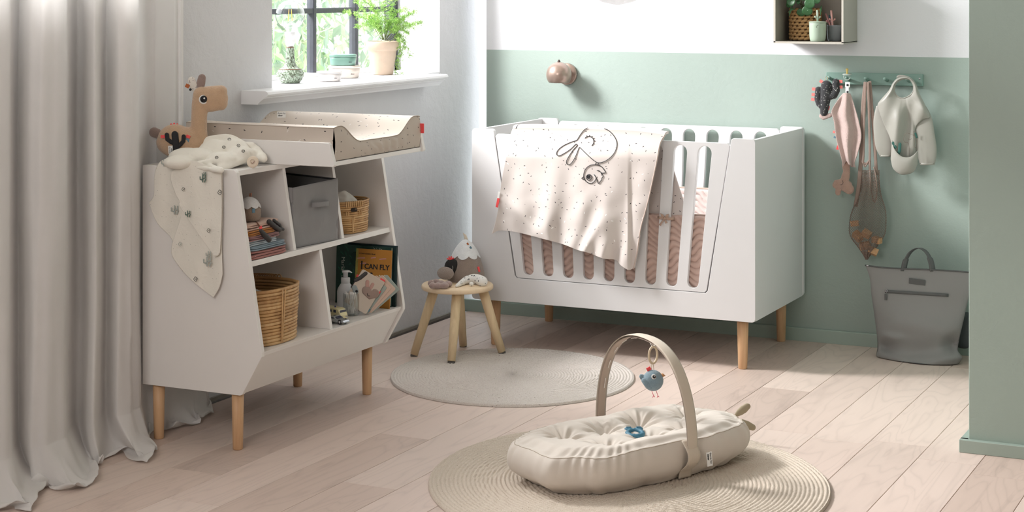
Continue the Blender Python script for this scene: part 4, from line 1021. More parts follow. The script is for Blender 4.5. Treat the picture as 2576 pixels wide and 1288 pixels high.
g.tube([h0, h0.lerp(h1, .25)+Vector((.010, 0, .001)), h0.lerp(h1, .5)+Vector((.010, 0, .001)), h0.lerp(h1, .8)+Vector((.007, 0, .001)), h1], .0085, 10, flat=.10, up=(1, 0, 0)); g.build('handle', M_grey, bx)

# ================================================================== RATTAN BASKETS
M_rat = wood('rattan_cane', (150, 108, 66), (200, 158, 106), 'X', .5, .5, .2); M_rat2 = wood('rattan_pale', (178, 138, 92), (214, 176, 126), 'X', .5, .5, .2)
def basket(nm, c, a, b, h, n, taper, label, rot=0, e=.8, seed=0):
    t = thing(nm, c, label, 'basket'); random.seed(seed); rr = h/n/2*1.06
    def rim(th, z, k=1):
        s = lerp(taper, 1, z/h)*k; ca, sa = math.cos(th), math.sin(th)
        x = math.copysign(abs(ca)**e, ca)*a*s; y = math.copysign(abs(sa)**e, sa)*b*s
        return Vector((c[0]+x*math.cos(rot)-y*math.sin(rot), c[1]+x*math.sin(rot)+y*math.cos(rot), c[2]+z))
    for i in range(n):
        z = rr+(h-2*rr)*i/(n-1); off = random.uniform(-.0012, .0012)
        G().tube([rim(2*PI*k/48, z+.0012*n3(k*.4, i, seed))+Vector((0, 0, 0))+(rim(2*PI*k/48, z)-Vector((c[0], c[1], c[2]+z))).normalized()*off for k in range(48)], rr*random.uniform(.93, 1.05), 7, closed=True).build('cane_ring', M_rat if random.random() < .6 else M_rat2, t)
    G().lathe([(1, 0), (1, .004), (0, .004)], n=40, M=Matrix.Translation(Vector(c)) @ mrot(0, 0, rot) @ Matrix.Diagonal((a*taper*.96, b*taper*.96, 1, 1))).build('basket_floor', M_rat, t)
    return t, rim, rr
bt1c = (-3.222, 4.768, .3145)
bk, rim, rr = basket('rattan_basket', bt1c, .132, .148, .178, 17, .93, 'large brown rattan basket with a cloth inside in the lower left compartment', 0, .8, 5)
def tie(rim, rr, t, th, z0, z1, w=.0026, two=True):
    for s in ((-1, 1) if two else (0,)):
        G().tube([rim(th+s*.028*(.3+zz), lerp(z0, z1, zz), 1+(rr+.0022)/.115) for zz in [k/8 for k in range(9)]], w, 6).build('binding_strip', M_rat2, t)
for th in (-.98, -.12, 1.0, 2.8, 4.0): tie(rim, rr, bk, th, .006, .174)
g = G()   # wrapped handle at the back rim
for k in range(16):
    th = 1.55+k*.045; p = rim(th, .174); g.tube([p+Vector((math.cos(a*PI/5)*.0085, 0, math.sin(a*PI/5)*.012)) for a in range(10)], .0022, 5, closed=True)
g.build('wrapped_handle', M_rat, bk)
def cloth_heap(c, r, h, m, label, seed, cat='cloth', sq=1.0):
    g = G()
    def f(u, v):
        a = u*2*PI; q = v; z = h*(1-q*q)+.012*n3(math.cos(a)*q*3+seed, math.sin(a)*q*3, 1)*(1-q*.3)+.006*math.sin(a*4+seed+q*4)*q*(1-q)*2
        return Vector(c)+Vector((math.cos(a)*r*q, math.sin(a)*r*q*sq, z))
    g.grid(f, 60, 20, cu=True); return g.build('folded_muslin', m, label=label, cat=cat, solid=.003)
M_offw = cloth_mat('off_white_cotton', (206, 200, 192), weave=500, wst=.3)
cloth_heap((bt1c[0]+.02, bt1c[1]-.03, .425), .070, .055, M_offw, 'off-white cloth lying in the large rattan basket', 2)
G().lathe([(.095, 0), (.095, .10)], (bt1c[0], bt1c[1], .320), 40, caps=False).build('grey_liner', mat('grey_liner_cloth', (120, 116, 112), .9), bk, label='grey cloth liner')
b2c = (-3.222, 5.326, .5930)
b2, rim2, rr2 = basket('rattan_basket', b2c, .082, .095, .112, 15, .94, 'small brown rattan basket holding a white cloth in the upper right compartment', 0, .85, 9)
tie(rim2, rr2, b2, -.50, .004, .06, .0022)
g = G()
for k in range(9):
    for zz in (.102, .070):
        if zz == .070 and 1 < k < 7: continue
        th = -.82+k*.09; p = rim2(th, zz, 1.02); nrm = (p-Vector((b2c[0], b2c[1], p.z))).normalized(); g.tube([p+nrm*(math.cos(a*PI/4)*.0045)+UP*(math.sin(a*PI/4)*(.010 if zz > .08 else .006)) for a in range(8)], .0028, 5, closed=True)
g.build('handle_wrapping', M_rat2, b2)
g = G(); g.pill((0, 0, 0), (.004, .030, .014), .5, Matrix.Translation(rim2(-.46, .083, 1.03)) @ mrot(0, 0, -.30), nu=20, nv=8); g.build('handle_hole', mat('dark_gap', (40, 30, 24), .9), b2)
cloth_heap((b2c[0], b2c[1]-.01, .680), .072, .048, cloth_mat('white_fabric', (216, 212, 204), weave=500), 'white cloth filling the small rattan basket', 5)
# ================================================================== LOWER RIGHT COMPARTMENT
LZ = .3145

def quad_book(nm, bl, wid, hgt, thick, lean, m_cover, label, yaw=0.0, m_page=None):
    """book standing on edge, front cover facing the camera side (-y)"""
    M = frame(bl, (math.cos(yaw), math.sin(yaw), 0), z=Vector((math.sin(yaw)*math.cos(lean), -math.cos(yaw)*math.cos(lean), math.sin(lean))))
    t = thing(nm, tuple(bl), label, 'book')
    fcv = G().box((wid/2, hgt/2, -.0008), (wid, hgt, .0016), M).build('front_cover', m_cover, t, smooth=False)
    G().box((wid/2, hgt/2, -thick+.0008), (wid, hgt, .0016), M).build('back_cover', m_cover, t, smooth=False)
    G().box((.0008, hgt/2, -thick/2), (.0016, hgt, thick), M).build('spine', m_cover, t, smooth=False)
    G().box((wid/2, hgt/2, -thick/2), (wid-.005, hgt-.006, thick-.0034), M).build('pages', m_page or mat('book_pages', (222, 214, 198), .9), t, smooth=False)
    return fcv, M
M_grn = mat('deep_green_cover', (38, 74, 68), .45, var=.25, vs=14); M_och = mat('ochre_cover', (196, 136, 58), .5, var=.06, vs=12)
M_tealc = mat('dark_teal_cover', (30, 58, 62), .5)
b0, Mb0 = quad_book('picture_book', Vector((-3.290, 5.462, LZ)), .203, .214, .008, .05, M_tealc, 'dark teal picture book at the very back of the row of books')
b1_, Mb1 = quad_book('picture_book', Vector((-3.325, 5.446, LZ)), .226, .210, .011, .05, M_grn, 'large dark green picture book with a white title along its spine', 0.0)
g = text_geo('Marila Marko', .020, Mb1 @ Matrix.Translation((.022, .165, .0006)) @ Matrix.Rotation(-PI/2, 4, 'Z'), extrude=.0002)
g.build('title', mat('white_ink', (214, 222, 216), .7), b1_, smooth=False)
g = G(); random.seed(8)
for k in range(38):
    x = random.uniform(.15, .222); y = random.uniform(.04, .205) if x > .208 else random.uniform(.195, .205); g.lathe([(.0008+.0006*random.random(), 0), (0, .0003)], n=6, M=Mb1 @ Matrix.Translation((x, y, .0004)))
g.build('star_print', MATS['white_ink'], b1_, smooth=False, kind='stuff')
g = G(); M_gr2 = mat('mid_green_print', (46, 108, 88), .6)
for k in range(26):
    x = random.uniform(.008, .085); y = random.uniform(.03, .19); a = random.uniform(0, 6); L = random.uniform(.012, .03)
    g.tube([Mb1 @ Vector((x, y, .0006)), Mb1 @ Vector((x+L*.5*math.cos(a), y+L*.5*math.sin(a)+.003, .0008)), Mb1 @ Vector((x+L*math.cos(a), y+L*math.sin(a), .0006))], [.0016, .0026, .0005], 5, flat=.2, up=(0, -1, 0))
g.build('leaf_print', M_gr2, b1_, smooth=False, kind='stuff')
G().lathe([(.026, 0), (.025, .0006), (0, .0007)], n=30, M=Mb1 @ Matrix.Translation((.078, .160, .0004)) @ Matrix.Diagonal((.8, 1, 1, 1))).build('head_print', mat('dark_hair_print', (24, 62, 54), .6), b1_, smooth=False)
bfc = atx(886, 770, -3.23); b2_, Mb2 = quad_book('story_book', Vector((bfc.x+.0, 5.415, LZ)), .142, .203, .006, .10, M_och, 'ochre storybook titled I CAN FLY leaning on the green book', 0.03)
g = text_geo('I', .040, Mb2 @ Matrix.Translation((.020, .132, .0008)), bold=.0008); text_geo('CAN FLY', .0250, Mb2 @ Matrix.Translation((.036, .134, .0008)), g, bold=.0006); text_geo('A Little Golden Book', .0075, Mb2 @ Matrix.Translation((.012, .184, .0008)), g, shear=.3)
g.build('title', M_ink, b2_, smooth=False)
G().box((.0045, .1015, .0003), (.009, .203, .0006), Mb2).build('spine_strip', mat('gold_leaf_strip', (168, 160, 84), .5, var=.5, vs=200), b2_, smooth=False)
g = G(); M_pkp = mat('pink_cloud_print', (214, 158, 150), .7)
for (x, y, l) in ((.020, .168, .03), (.070, .172, .016), (.108, .170, .024), (.030, .150, .02), (.115, .110, .02)): g.worm([Mb2 @ Vector((x-l/2, y, .0004)), Mb2 @ Vector((x, y+.002, .0004)), Mb2 @ Vector((x+l/2, y+.003, .0004))], .0022, 8, flat=.15, up=(0, -1, 0))
g.build('cloud_print', M_pkp, b2_)
fc = Mb2 @ Vector((.068, .098, .0008)); 
G().lathe([(.016, 0), (0, .0005)], n=20, M=Mb2 @ Matrix.Translation((.064, .100, .0004)) @ Matrix.Diagonal((1, .8, 1, 1))).build('face_print', mat('face_print', (222, 178, 150), .7), b2_, smooth=False)
G().worm([Mb2 @ Vector((.046, .104, .0012)), Mb2 @ Vector((.052, .114, .0012)), Mb2 @ Vector((.066, .117, .0012))], .005, 8, flat=.15, up=(0, -1, 0)).build('hair_print', M_ink, b2_)
g = G()
for P in ([(.098, .112), (.108, .106), (.120, .114)], [(.104, .104), (.110, .100), (.112, .094)]): g.worm([Mb2 @ Vector((x, y, .0008)) for x, y in P], .0035, 8, flat=.15, up=(0, -1, 0))
g.build('bird_print', mat('cream_print', (232, 224, 196), .7), b2_)
# soft cloth book, leaning, pages fanned to the right
M_fab = cloth_mat('greige_book_cotton', (204, 192, 178), weave=700); M_sage2 = cloth_mat('sage_page_cotton', (160, 172, 166), weave=700); M_blush = cloth_mat('blush_page_cotton', (214, 190, 174), weave=700)
cb = thing('cloth_book', (-3.10, 5.30, LZ), 'soft greige cloth activity book with an animal face, tilted in front of the ochre book', 'book')
XC = -3.118
Mc = frame(atx(905, 796, XC+.012), RT, z=-FW); Mc = frame(atD(0, 0, 6).lerp(atD(0, 0, 6), 0), RT, z=-FW) if False else Mc
def cpage(dx, rot, w, h, m, nm, back):
    P = atz(921, 791, LZ+.002); M = frame(P, RT, z=-FW) @ Matrix.Translation((dx, 0, -back)) @ Matrix.Rotation(rot, 4, 'Z') @ Matrix.Translation((-w/2, 0, 0))
    L = rrect(w, h, .006, 4, 0, h/2); g = G(); g.prism(L, M, .005); g.build(nm, m, cb, smooth=False, bevel=.0018); return M
for k, (dx, rot, m, nm) in enumerate(((.020, -.86, M_sage2, 'cloth_page'), (.015, -.80, M_blush, 'cloth_page'), (.009, -.72, M_blush, 'cloth_page'), (.004, -.64, M_sage2, 'cloth_page'))): cpage(dx, rot, .070, .126-.004*k, m, nm, .024-.005*k)
Mp = cpage(0, -.53, .090, .130, M_fab, 'cloth_cover', 0)
def dec(P, r, m, nm, fl=.2, z=.0055):
    g = G(); g.worm([Mp @ Vector((x, y, z)) for x, y in P], r, 10, flat=fl, up=-FW); return g.build(nm, m, cb)
dec([(.004, .072), (.024, .066), (.034, .078)], .016, mat('taupe_animal_print', (158, 138, 128), .9), 'animal_face')
dec([(.000, .085), (-.008, .100)], .007, mat('rose_ear_print', (190, 152, 142), .9), 'animal_ear'); dec([(.012, .088), (.012, .102)], .006, MATS['rose_ear_print'], 'animal_ear')
dec([(.012, .066), (.017, .060), (.023, .063)], .0010, M_ink, 'closed_eye', 1, .0085)
dec([(-.046, .085), (-.036, .100), (-.028, .122)], .007, M_cac, 'cactus_arm', .4)
dec([(-.036, .060), (-.026, .052)], .010, mat('grey_bird_print', (150, 160, 160), .9), 'bird_print'); disc(Mp @ Vector((-.024, .054, .0075)), .0045, M_eyeb, 'bird_eye', cb)
G().box((.034, .130, .002), (.018, .010, .003), Mp).build('coral_tab', M_coral, cb, smooth=False); G().box((.046, .088, .002), (.006, .014, .003), Mp).build('coral_tab', M_coral, cb, smooth=False); G().box((.046, .018, .002), (.006, .012, .003), Mp).build('blue_tab', MATS['blue_ribbon'], cb, smooth=False)
# cactus shape behind the cloth book
cz = thing('cactus_cushion', tuple(atz(905, 780, LZ)), 'charcoal cactus-shaped toy between the pump bottle and the cloth book', 'toy')
P0 = lambda px, py: atx(px, py, -3.165)
g = G(); g.worm([P0(910, 700), P0(903, 720), P0(903, 760), P0(903, 778)], [.011, .012, .012, .012], 14, flat=.6, up=FW); g.worm([P0(893, 712), P0(886, 722), P0(892, 736)], .006, 10); g.build('body', M_cac, cz)
G().box((0, 0, 0), (.010, .003, .008), Matrix.Translation(P0(900, 694)) @ mrot(0, .3, YAW)).build('coral_tab', M_coral, cz, smooth=False)
# pump bottle
M_wpb = mat('white_bottle_plastic', (226, 226, 228), .35)
pb = Vector((-3.205, 5.318, LZ)); bo = thing('pump_bottle', tuple(pb), 'white pump bottle standing in front of the green picture book', 'bottle')
G().lathe([(.026, 0), (.029, .003), (.0295, .010), (.0295, .070), (.027, .080), (.020, .092), (.0145, .098), (.0135, .100)], pb, 36).build('bottle_body', M_wpb, bo)
G().lathe([(.0155, .098), (.0160, .099), (.0160, .115), (.0150, .117), (.008, .118)], pb, 30).build('collar', M_wpb, bo)
G().lathe([(.0085, .117), (.0085, .134), (.012, .136), (.0125, .140), (.011, .142), (0, .142)], pb, 26).worm([pb+UP*.138, pb+UP*.139+RT*.012, pb+UP*.135+RT*.020], [.006, .0055, .003], 10, flat=.7).build('pump_head', M_wpb, bo)
g = G()
for k in range(6): g.box((0, 0, 0), (.016-.002*(k % 3), .0004, .0016), Matrix.Translation(pb+UP*(.058-.004*k)+(-FW)*.0298+RT*.004) @ mrot(0, 0, YAW))
g.build('label_print', mat('grey_print', (90, 96, 110), .7), bo, smooth=False, kind='stuff')
# glass with cotton swabs
M_gls = bpy.data.materials.new('clear_glass'); t = NT(M_gls); t.b.inputs['Base Color'].default_value = (.96, .98, .97, 1); t.b.inputs['Roughness'].default_value = .02; t.b.inputs['Transmission Weight'].default_value = 1; t.b.inputs['IOR'].default_value = 1.3
jc = Vector((-3.148, 5.262, LZ)); gj = G().lathe([(.0, .0005), (.0265, .0005), (.028, .004), (.0285, .075), (.0275, .0755), (.0265, .074), (.0262, .006), (0, .006)], jc, 40, caps=False)
m_jar = bpy.data.materials.new('thin_jar_glass'); t = NT(m_jar); tr = t.N.new('ShaderNodeBsdfTransparent'); gs = t.N.new('ShaderNodeBsdfGlossy'); gs.inputs['Roughness'].default_value = .03; lw = t.N.new('ShaderNodeLayerWeight'); lw.inputs[0].default_value = .25; mx = t.N.new('ShaderNodeMixShader'); tr.inputs[0].default_value = (.95, .96, .96, 1)
t.l(lw.outputs['Facing'], mx.inputs[0]); t.l(tr.outputs[0], mx.inputs[1]); t.l(gs.outputs[0], mx.inputs[2]); t.l(mx.outputs[0], t.N['Material Output'].inputs[0])
gj.build('glass_jar', m_jar, label='small clear glass full of cotton swabs', cat='glass', base=jc)
M_sw = mat('white_cotton_swab', (238, 236, 232), .8); random.seed(21)
def swab(c, d):
    pts = [c+d*(k/9*.074) for k in range(10)]; return pts, [.0010, .0019, .0020, .0009, .0008, .0008, .0009, .0020, .0023, .0012]
for k in range(34):
    a = random.uniform(0, 2*PI); r0 = random.uniform(.003, .019); b = random.uniform(0, 2*PI); r1 = random.uniform(.008, .022)
    p = jc+Vector((r0*math.cos(a), r0*math.sin(a), .0085)); q = jc+Vector((r1*math.cos(b), r1*math.sin(b), .080)); P, R = swab(p, (q-p).normalized())
    G().tube(P, R, 6).build('cotton_swab', M_sw, label='white cotton swab standing in the clear glass', cat='cotton swab', group='cotton swabs in the glass')
# toy van and car, noses pointing right
M_crm = mat('cream_enamel', (216, 204, 158), .3, coat=.4); M_slv = mat('silver_enamel', (176, 180, 184), .25, metal=.7); M_tyre = mat('black_tyre', (30, 30, 32), .7); M_wnd = mat('tinted_window', (52, 56, 74), .15); M_chr = mat('chrome_hub', (190, 190, 194), .2, metal=.9)
def vehicle(c, ang, prof, wid, m, nm, label, wheels, wr, windows, cab=None):
    t = thing(nm, tuple(c), label, 'toy car'); M = Matrix.Translation(c) @ Matrix.Rotation(ang, 4, 'Z')
    g = G(); n = len(prof); g.prism([(x, z) for x, z in prof], M @ frame((0, wid/2, 0), (1, 0, 0), z=(0, -1, 0)), wid); g.build('body', m, t, smooth=False, bevel=.0022, seg=3)
    for wx in wheels:
        for s in (-1, 1):
            W_ = M @ frame((wx, s*(wid/2-.002), wr), (1, 0, 0), z=(0, s, 0)); G().lathe([(wr*.9, -.003), (wr, -.002), (wr, .0015), (wr*.85, .0025), (0, .0025)], n=20, M=W_).build('tyre', M_tyre, t); G().lathe([(wr*.55, .0024), (wr*.5, .0034), (0, .0030)], n=14, M=W_).build('hub', M_chr, t)
    for (x, z, w, h) in windows:
        for s in (-1, 1): G().box((x, s*(wid/2+.0001), z), (w, .001, h), M).build('side_window', M_wnd, t, smooth=False)
    return t, M
vc = Vector((-3.150, 5.160, LZ)); va = math.radians(-14)
vn, Mv = vehicle(vc, va, [(-.050, .008), (-.050, .038), (-.044, .044), (.020, .044), (.032, .040), (.040, .026), (.042, .022), (.042, .008)], .034, M_crm, 'toy_van', 'cream toy van parked behind the silver toy car', (-.028, .026), .0075, [(-.036, .034, .011, .008), (-.021, .034, .011, .008), (-.006, .034, .011, .008), (.014, .034, .012, .009)])
G().box((.0368, 0, .033), (.001, .028, .011), Mv @ Matrix.Rotation(-.0, 4, 'Y')).build('windscreen', M_wnd, vn, smooth=False); g = G()
for s in (-1, 1): G().lathe([(.003, 0), (.0028, .001), (0, .0015)], n=12, M=Mv @ frame((.042, s*.010, .016), (0, 1, 0), z=(1, 0, 0))).build('headlight', M_chr, vn)
text_geo('AMBULANCE', .0055, Mv @ frame((-.042, -.0176, .022), (1, 0, 0), z=(0, -1, 0)), extrude=.0001).build('lettering', mat('rust_print', (170, 84, 50), .6), vn, smooth=False)
G().lathe([(.003, 0), (.003, .003), (0, .005)], n=12, M=Mv @ Matrix.Translation((0, 0, .044))).build('roof_light', mat('blue_lamp', (40, 44, 130), .3), vn)
c2 = Vector((-3.112, 5.112, LZ)); _, Mcar = vehicle(c2, math.radians(-8), [(-.045, .007), (-.046, .014), (-.036, .018), (-.022, .025), (-.004, .025), (.010, .018), (.034, .014), (.040, .010), (.040, .006)], .034, M_slv, 'toy_car', 'silver toy sports car parked in front of the cream toy van', (-.026, .022), .0085, [(-.012, .0205, .018, .005)])
G().box((.004, 0, .0215), (.012, .028, .0006), Mcar @ Matrix.Rotation(.46, 4, 'Y') @ Matrix.Translation((-.008, 0, .0008))).build('windscreen', M_wnd, _, smooth=False)
G().box((0, 0, 0), (.05, .012, .055), Matrix.Translation((-3.19, 5.055, LZ+.029))).build('wooden_block', M_beech, smooth=False, bevel=.002, label='small pale wooden block half hidden by the divider behind the toy van', cat='block')

# ================================================================== TOYS ON THE STOOL
TZ = .2815
M_moun = plush('taupe_mountain_plush', (150, 134, 124), sc=420); M_snow = plush('white_mountain_plush', (236, 238, 240), sc=420)
mc = atz(1172, 705, TZ); mo = thing('mountain_toy', tuple(mc), 'taupe plush mountain with a white top and an open flap, standing on the stool', 'plush toy')
def mount(a, z, off=0):
    h = .163; t = z/h; r = .078*(1-t**1.55)**.62 if t < 1 else 0; r *= 1+.05*math.cos(3*(a+.9)); r = r*min(1, .90+z*5)+off
    return mc+Vector((r*math.cos(a), r*math.sin(a), z))
g = G(); g.grid(lambda u, v: mount(u*2*PI, lerp(.0, .162, v**.9)), 60, 36, cu=True); g.lathe([(.061, .0005), (0, .0005)], mc, 30); g.build('body', M_moun, mo)
g = G()
def snow(u, v):
    a = u*2*PI; low = .104-.014*abs(math.sin(a*3.5))**.7; return mount(a, lerp(.163, low, v), .0022)
g.grid(snow, 120, 20, cu=True); g.f = [f[::-1] for f in g.f]; g.build('snow_cap', M_snow, mo)
G().tube([mc+UP*.158, mc+UP*.176-RT*.004, mc+UP*.186-RT*.009, mc+UP*.178-RT*.002, mc+UP*.158+RT*.005], .0045, 8, flat=.4, up=FW).build('loop', mat('cream_ribbon', (226, 214, 196), .7), mo)
def mp(px, py, off=0):  # point on the mountain at a pixel
    best = None
    for i in range(120):
        a = -2.9+i*.035
        for j in range(60):
            z = .162*j/60; p = mount(a, z, off); q = proj(p); d = (q[0]-px)**2+(q[1]-py)**2
            if best is None or d < best[0]: best = (d, p, a)
    return best[1]
def proj(p):
    D = -SS*p.x+CC*p.y; X = CC*p.x+SS*p.y; return (1288+FP*X/D, -35+FP*(CH-p.z)/D)
hc_ = mp(1137, 672, .004); G().blob(hc_, (.030, .018, .033), frame((0, 0, 0), RT, z=UP), 26, 18).build('cactus_ball', mat('black_velour', (40, 38, 38), .95, bump=(500, .4, .001)), mo)
g = G()
for k in (-1, 0, 1): g.tube([hc_+RT*(k*.010+.004*math.cos(q*.5-1.5))+UP*(.019-q*.0065)-FW*(.0178-.004*abs(k)-.0011*(q-3)**2*.6) for q in range(7)], .0008, 5)
g.build('white_stitches', mat('white_thread', (226, 222, 214), .8), mo)
g = G()
for s in range(4):
    a = .35+s*.75; g.worm([hc_+UP*.030-RT*.006-FW*.006, hc_+UP*(.030+.012*math.sin(a))-RT*(.006+.013*math.cos(a))-FW*.008], [.003, .0028], 8, flat=.5, up=FW)
g.build('felt_flower', M_coral, mo)
fl_c = atD(1121, 688, proj and (-SS*hc_.x+CC*hc_.y)-.035)
G().lathe([(.030, 0), (.0315, .002), (.030, .004), (0, .0045)], n=36, M=frame(fl_c, RT*.85-UP*.45, z=(-FW*.75+UP*.55-RT*.25)) @ Matrix.Diagonal((1.15, .85, 1, 1))).build('flap', M_moun, mo)
G().box((0, 0, 0), (.008, .003, .021), Matrix.Translation(mp(1204, 677, .003)) @ mrot(0, -.22, .9)).build('coral_tag', M_coral, mo, smooth=False)
for (px, py, m, nm) in ((1177, 614, MATS['rust_ribbon'], 'rust_tab'), (1184, 623, MATS['blue_ribbon'], 'blue_tab')): G().box((0, 0, 0), (.006, .004, .009), Matrix.Translation(mp(px, py, .005)) @ mrot(0, -.6, .9)).build(nm, m, mo, smooth=False)
SD = 6.77
sp = lambda px, py, z=TZ+.012: atz(px, py, z)-FW*.012
g = G()
for (x, y, r) in ((1085, 711, .014), (1098, 708, .015), (1118, 717, .019), (1102, 717, .017), (1128, 713, .016), (1088, 717, .014), (1110, 712, .016)): g.blob(sp(x, y), (r, r, .0125), nu=18, nv=12)
cl_ = g.build('cloud_toy', plush('rose_plush', (178, 154, 148), sc=500), label='dusty rose plush cloud lying at the left edge of the stool', cat='plush toy'); remesh(cl_, .0022, 3)
M_dal = cloth_mat('dalmatian_cotton', (236, 234, 230), [(72, .20, .17, .75, (38, 40, 50)), (100, .16, .13, .5, (38, 40, 50))], kind='Object', weave=700)
g = G(); P = [sp(1149, 718, TZ+.006), sp(1160, 711, TZ+.010), sp(1175, 703, TZ+.016), sp(1192, 701, TZ+.018), sp(1206, 703, TZ+.017), sp(1214, 707, TZ+.016)]; g.worm(path(P, 18), [.006+.0145*min(1, k/10) for k in range(18)], 16)
g.blob(sp(1186, 713, TZ+.009), (.010, .008, .008), nu=16, nv=10)
hz = g.build('horn_toy', M_dal, label='white plush horn with black spots lying at the front of the stool', cat='plush toy'); remesh(hz, .0022, 3)

# ================================================================== WALL LAMP AND PENDANT
M_brz = mat('rose_taupe_metal', (168, 146, 134), .28, metal=.55, coat=.3)
wl = thing('wall_lamp', (-3.13, WY-.001, 1.06), 'small taupe metal ball wall lamp on the green wall above the crib', 'wall lamp')
wc = aty(1428, 186, WY); wc.y = WY-.001
G().lathe([(.047, 0), (.047, .012), (.044, .016), (0, .017)], n=44, M=frame(wc, (1, 0, 0), z=(0, -1, 0))).build('wall_plate', M_brz, wl)
sc_ = atD(1406, 190, -SS*wc.x+CC*(WY-.085)); sc_.y = WY-.085; sc_ = aty(1406, 188, WY-.085)
G().lathe([(.030, -.028), (.038, -.024), (.0505, -.012)]+[(.0545*math.sin(a), .0545*math.cos(a)) for a in [PI*.5-k*PI/2/12 for k in range(13)]], sc_, 44).build('shade', M_brz, wl) if False else None
R0 = .0545; G().lathe([(R0*math.sin(a), R0*math.cos(a)) for a in [math.radians(128-k*128/22) for k in range(22)]]+[(0, R0)], sc_, 48, caps=False).build('shade', M_brz, wl, solid=.0015)
G().tube([wc+Vector((0, -.015, 0)), Vector((sc_.x, sc_.y+R0*.9, sc_.z))], .010, 14).build('arm', M_brz, wl)
G().lathe([(.0065, R0-.002), (.0065, R0+.006), (.004, R0+.0065), (.004, R0+.010), (0, R0+.010)], sc_, 14).build('top_switch', mat('brown_knob', (70, 56, 50), .4), wl)
g = G()
for k in range(12): a = k*PI/6; g.blob(sc_+Vector((.018*math.cos(a), .018*math.sin(a), math.sqrt(R0**2-.018**2))), (.0016, .0016, .001), nu=8, nv=6)
g.build('vent_holes', mat('dark_hole', (40, 36, 34), .8), wl, kind='stuff')
G().blob(wc+Vector((.0470, -.007, 0)), (.002, .003, .003), nu=8, nv=6).build('screw', M_chr, wl)
pd = thing('pendant_lamp', (-2.255, 5.5, 1.386), 'white pendant lamp whose underside just enters the top of the picture', 'pendant lamp')
M_pap = cloth_mat('white_lamp_paper', (246, 246, 248), translucent=.6, rough=.7)
g = G(); n = 24; pr = [(.002, 0), (.05, .010), (.12, .045), (.17, .10), (.19, .17), (.17, .24), (.11, .31), (.04, .35)]
g.rings([[Vector((-2.255+r*(1+(.03 if j % 2 else -.03))*math.cos(2*PI*j/n), 5.5+r*(1+(.03 if j % 2 else -.03))*math.sin(2*PI*j/n), 1.386+z)) for j in range(n)] for r, z in pr]); g.build('shade', M_pap, pd, smooth=False)
G().tube([(-2.255, 5.5, 1.73), (-2.255, 5.5, 2.6)], .003, 8).build('cord', M_white, pd)
# ================================================================== WALL SHELF BOX
M_box = mat('greige_painted_box', (160, 154, 144), .5); M_boxe = mat('pale_greige_edge', (196, 190, 180), .5)
yb0 = 6.83; sbx0, sbx1 = aty(1946, 60, yb0).x, aty(2122, 60, yb0).x; sbz = aty(2030, 110, yb0).z
sb = thing('wall_shelf_box', ((sbx0+sbx1)/2, WY, sbz), 'greige box shelf on the white wall at the top right', 'shelf')
def sbp(c, d, nm): G().box(c, d).build(nm, M_box, sb, smooth=False, bevel=.0006)
dd = WY-yb0; ym = (WY+yb0)/2; sh = .30
sbp(((sbx0+sbx1)/2, ym, sbz+.004), (sbx1-sbx0, dd-.001, .008), 'bottom_board'); sbp(((sbx0+sbx1)/2, ym, sbz+sh), (sbx1-sbx0, dd-.001, .008), 'top_board')
sbp((sbx0+.004, ym, sbz+sh/2), (.008, dd-.001, sh-.008), 'side_board'); sbp((sbx1-.004, ym, sbz+sh/2), (.008, dd-.001, sh-.008), 'side_board'); sbp(((sbx0+sbx1)/2, WY-.004, sbz+sh/2), (sbx1-sbx0-.016, .006, sh-.01), 'back_board')
for (c, d) in ((((sbx0+sbx1)/2, yb0-.0006, sbz+.004), (sbx1-sbx0, .001, .008)), ((sbx0+.004, yb0-.0006, sbz+sh/2), (.008, .001, sh-.008)), ((sbx1-.004, yb0-.0006, sbz+sh/2), (.008, .001, sh-.008))): G().box(c, d).build('edge_band', M_boxe, sb, smooth=False)
SBZ = sbz+.0085
# seagrass pot with round-leaved plant
gp = aty(2026, 60, yb0+.135); pot = Vector((gp.x, yb0+.135, SBZ)); pt = thing('seagrass_pot', tuple(pot), 'braided seagrass plant pot in the wall shelf box', 'plant pot')
M_sea = mat('seagrass', (186, 146, 98), .7, bump=(160, .6, .002, (1, 1, 4)), var=.3, vs=40)
random.seed(5); g = G(); PR = .060
g.lathe([(PR-.006, 0), (PR-.003, .128)], pot, 24, caps=True); g.build('pot_core', mat('dark_seagrass_gap', (86, 62, 40), .9), pt)
for r in range(9):
    for k in range(16):
        a = 2*PI*(k+.5*(r % 2))/16; z = .006+r*.0142; c = pot+Vector((PR*math.cos(a), PR*math.sin(a), z+.004)); tg = Vector((-math.sin(a), math.cos(a), .28)).normalized()
        G().worm([c-tg*.0085, c+tg*.0085], [.0058, .0070], 6, k=2).build('braid_stitch', M_sea, pt)
M_leafd = mat('dark_round_leaf', (54, 98, 58), .4, var=.25, vs=30); M_stem = mat('green_stem', (82, 104, 56), .6)
pln = thing('round_leaf_plant', tuple(pot+UP*.1), 'green plant with round leaves growing in the seagrass pot', 'plant')
G().lathe([(.048, .0), (.048, .006), (0, .006)], pot+UP*.120, 20).build('soil', mat('dark_soil', (60, 44, 34), .95, bump=(200, .6, .003)), pln)
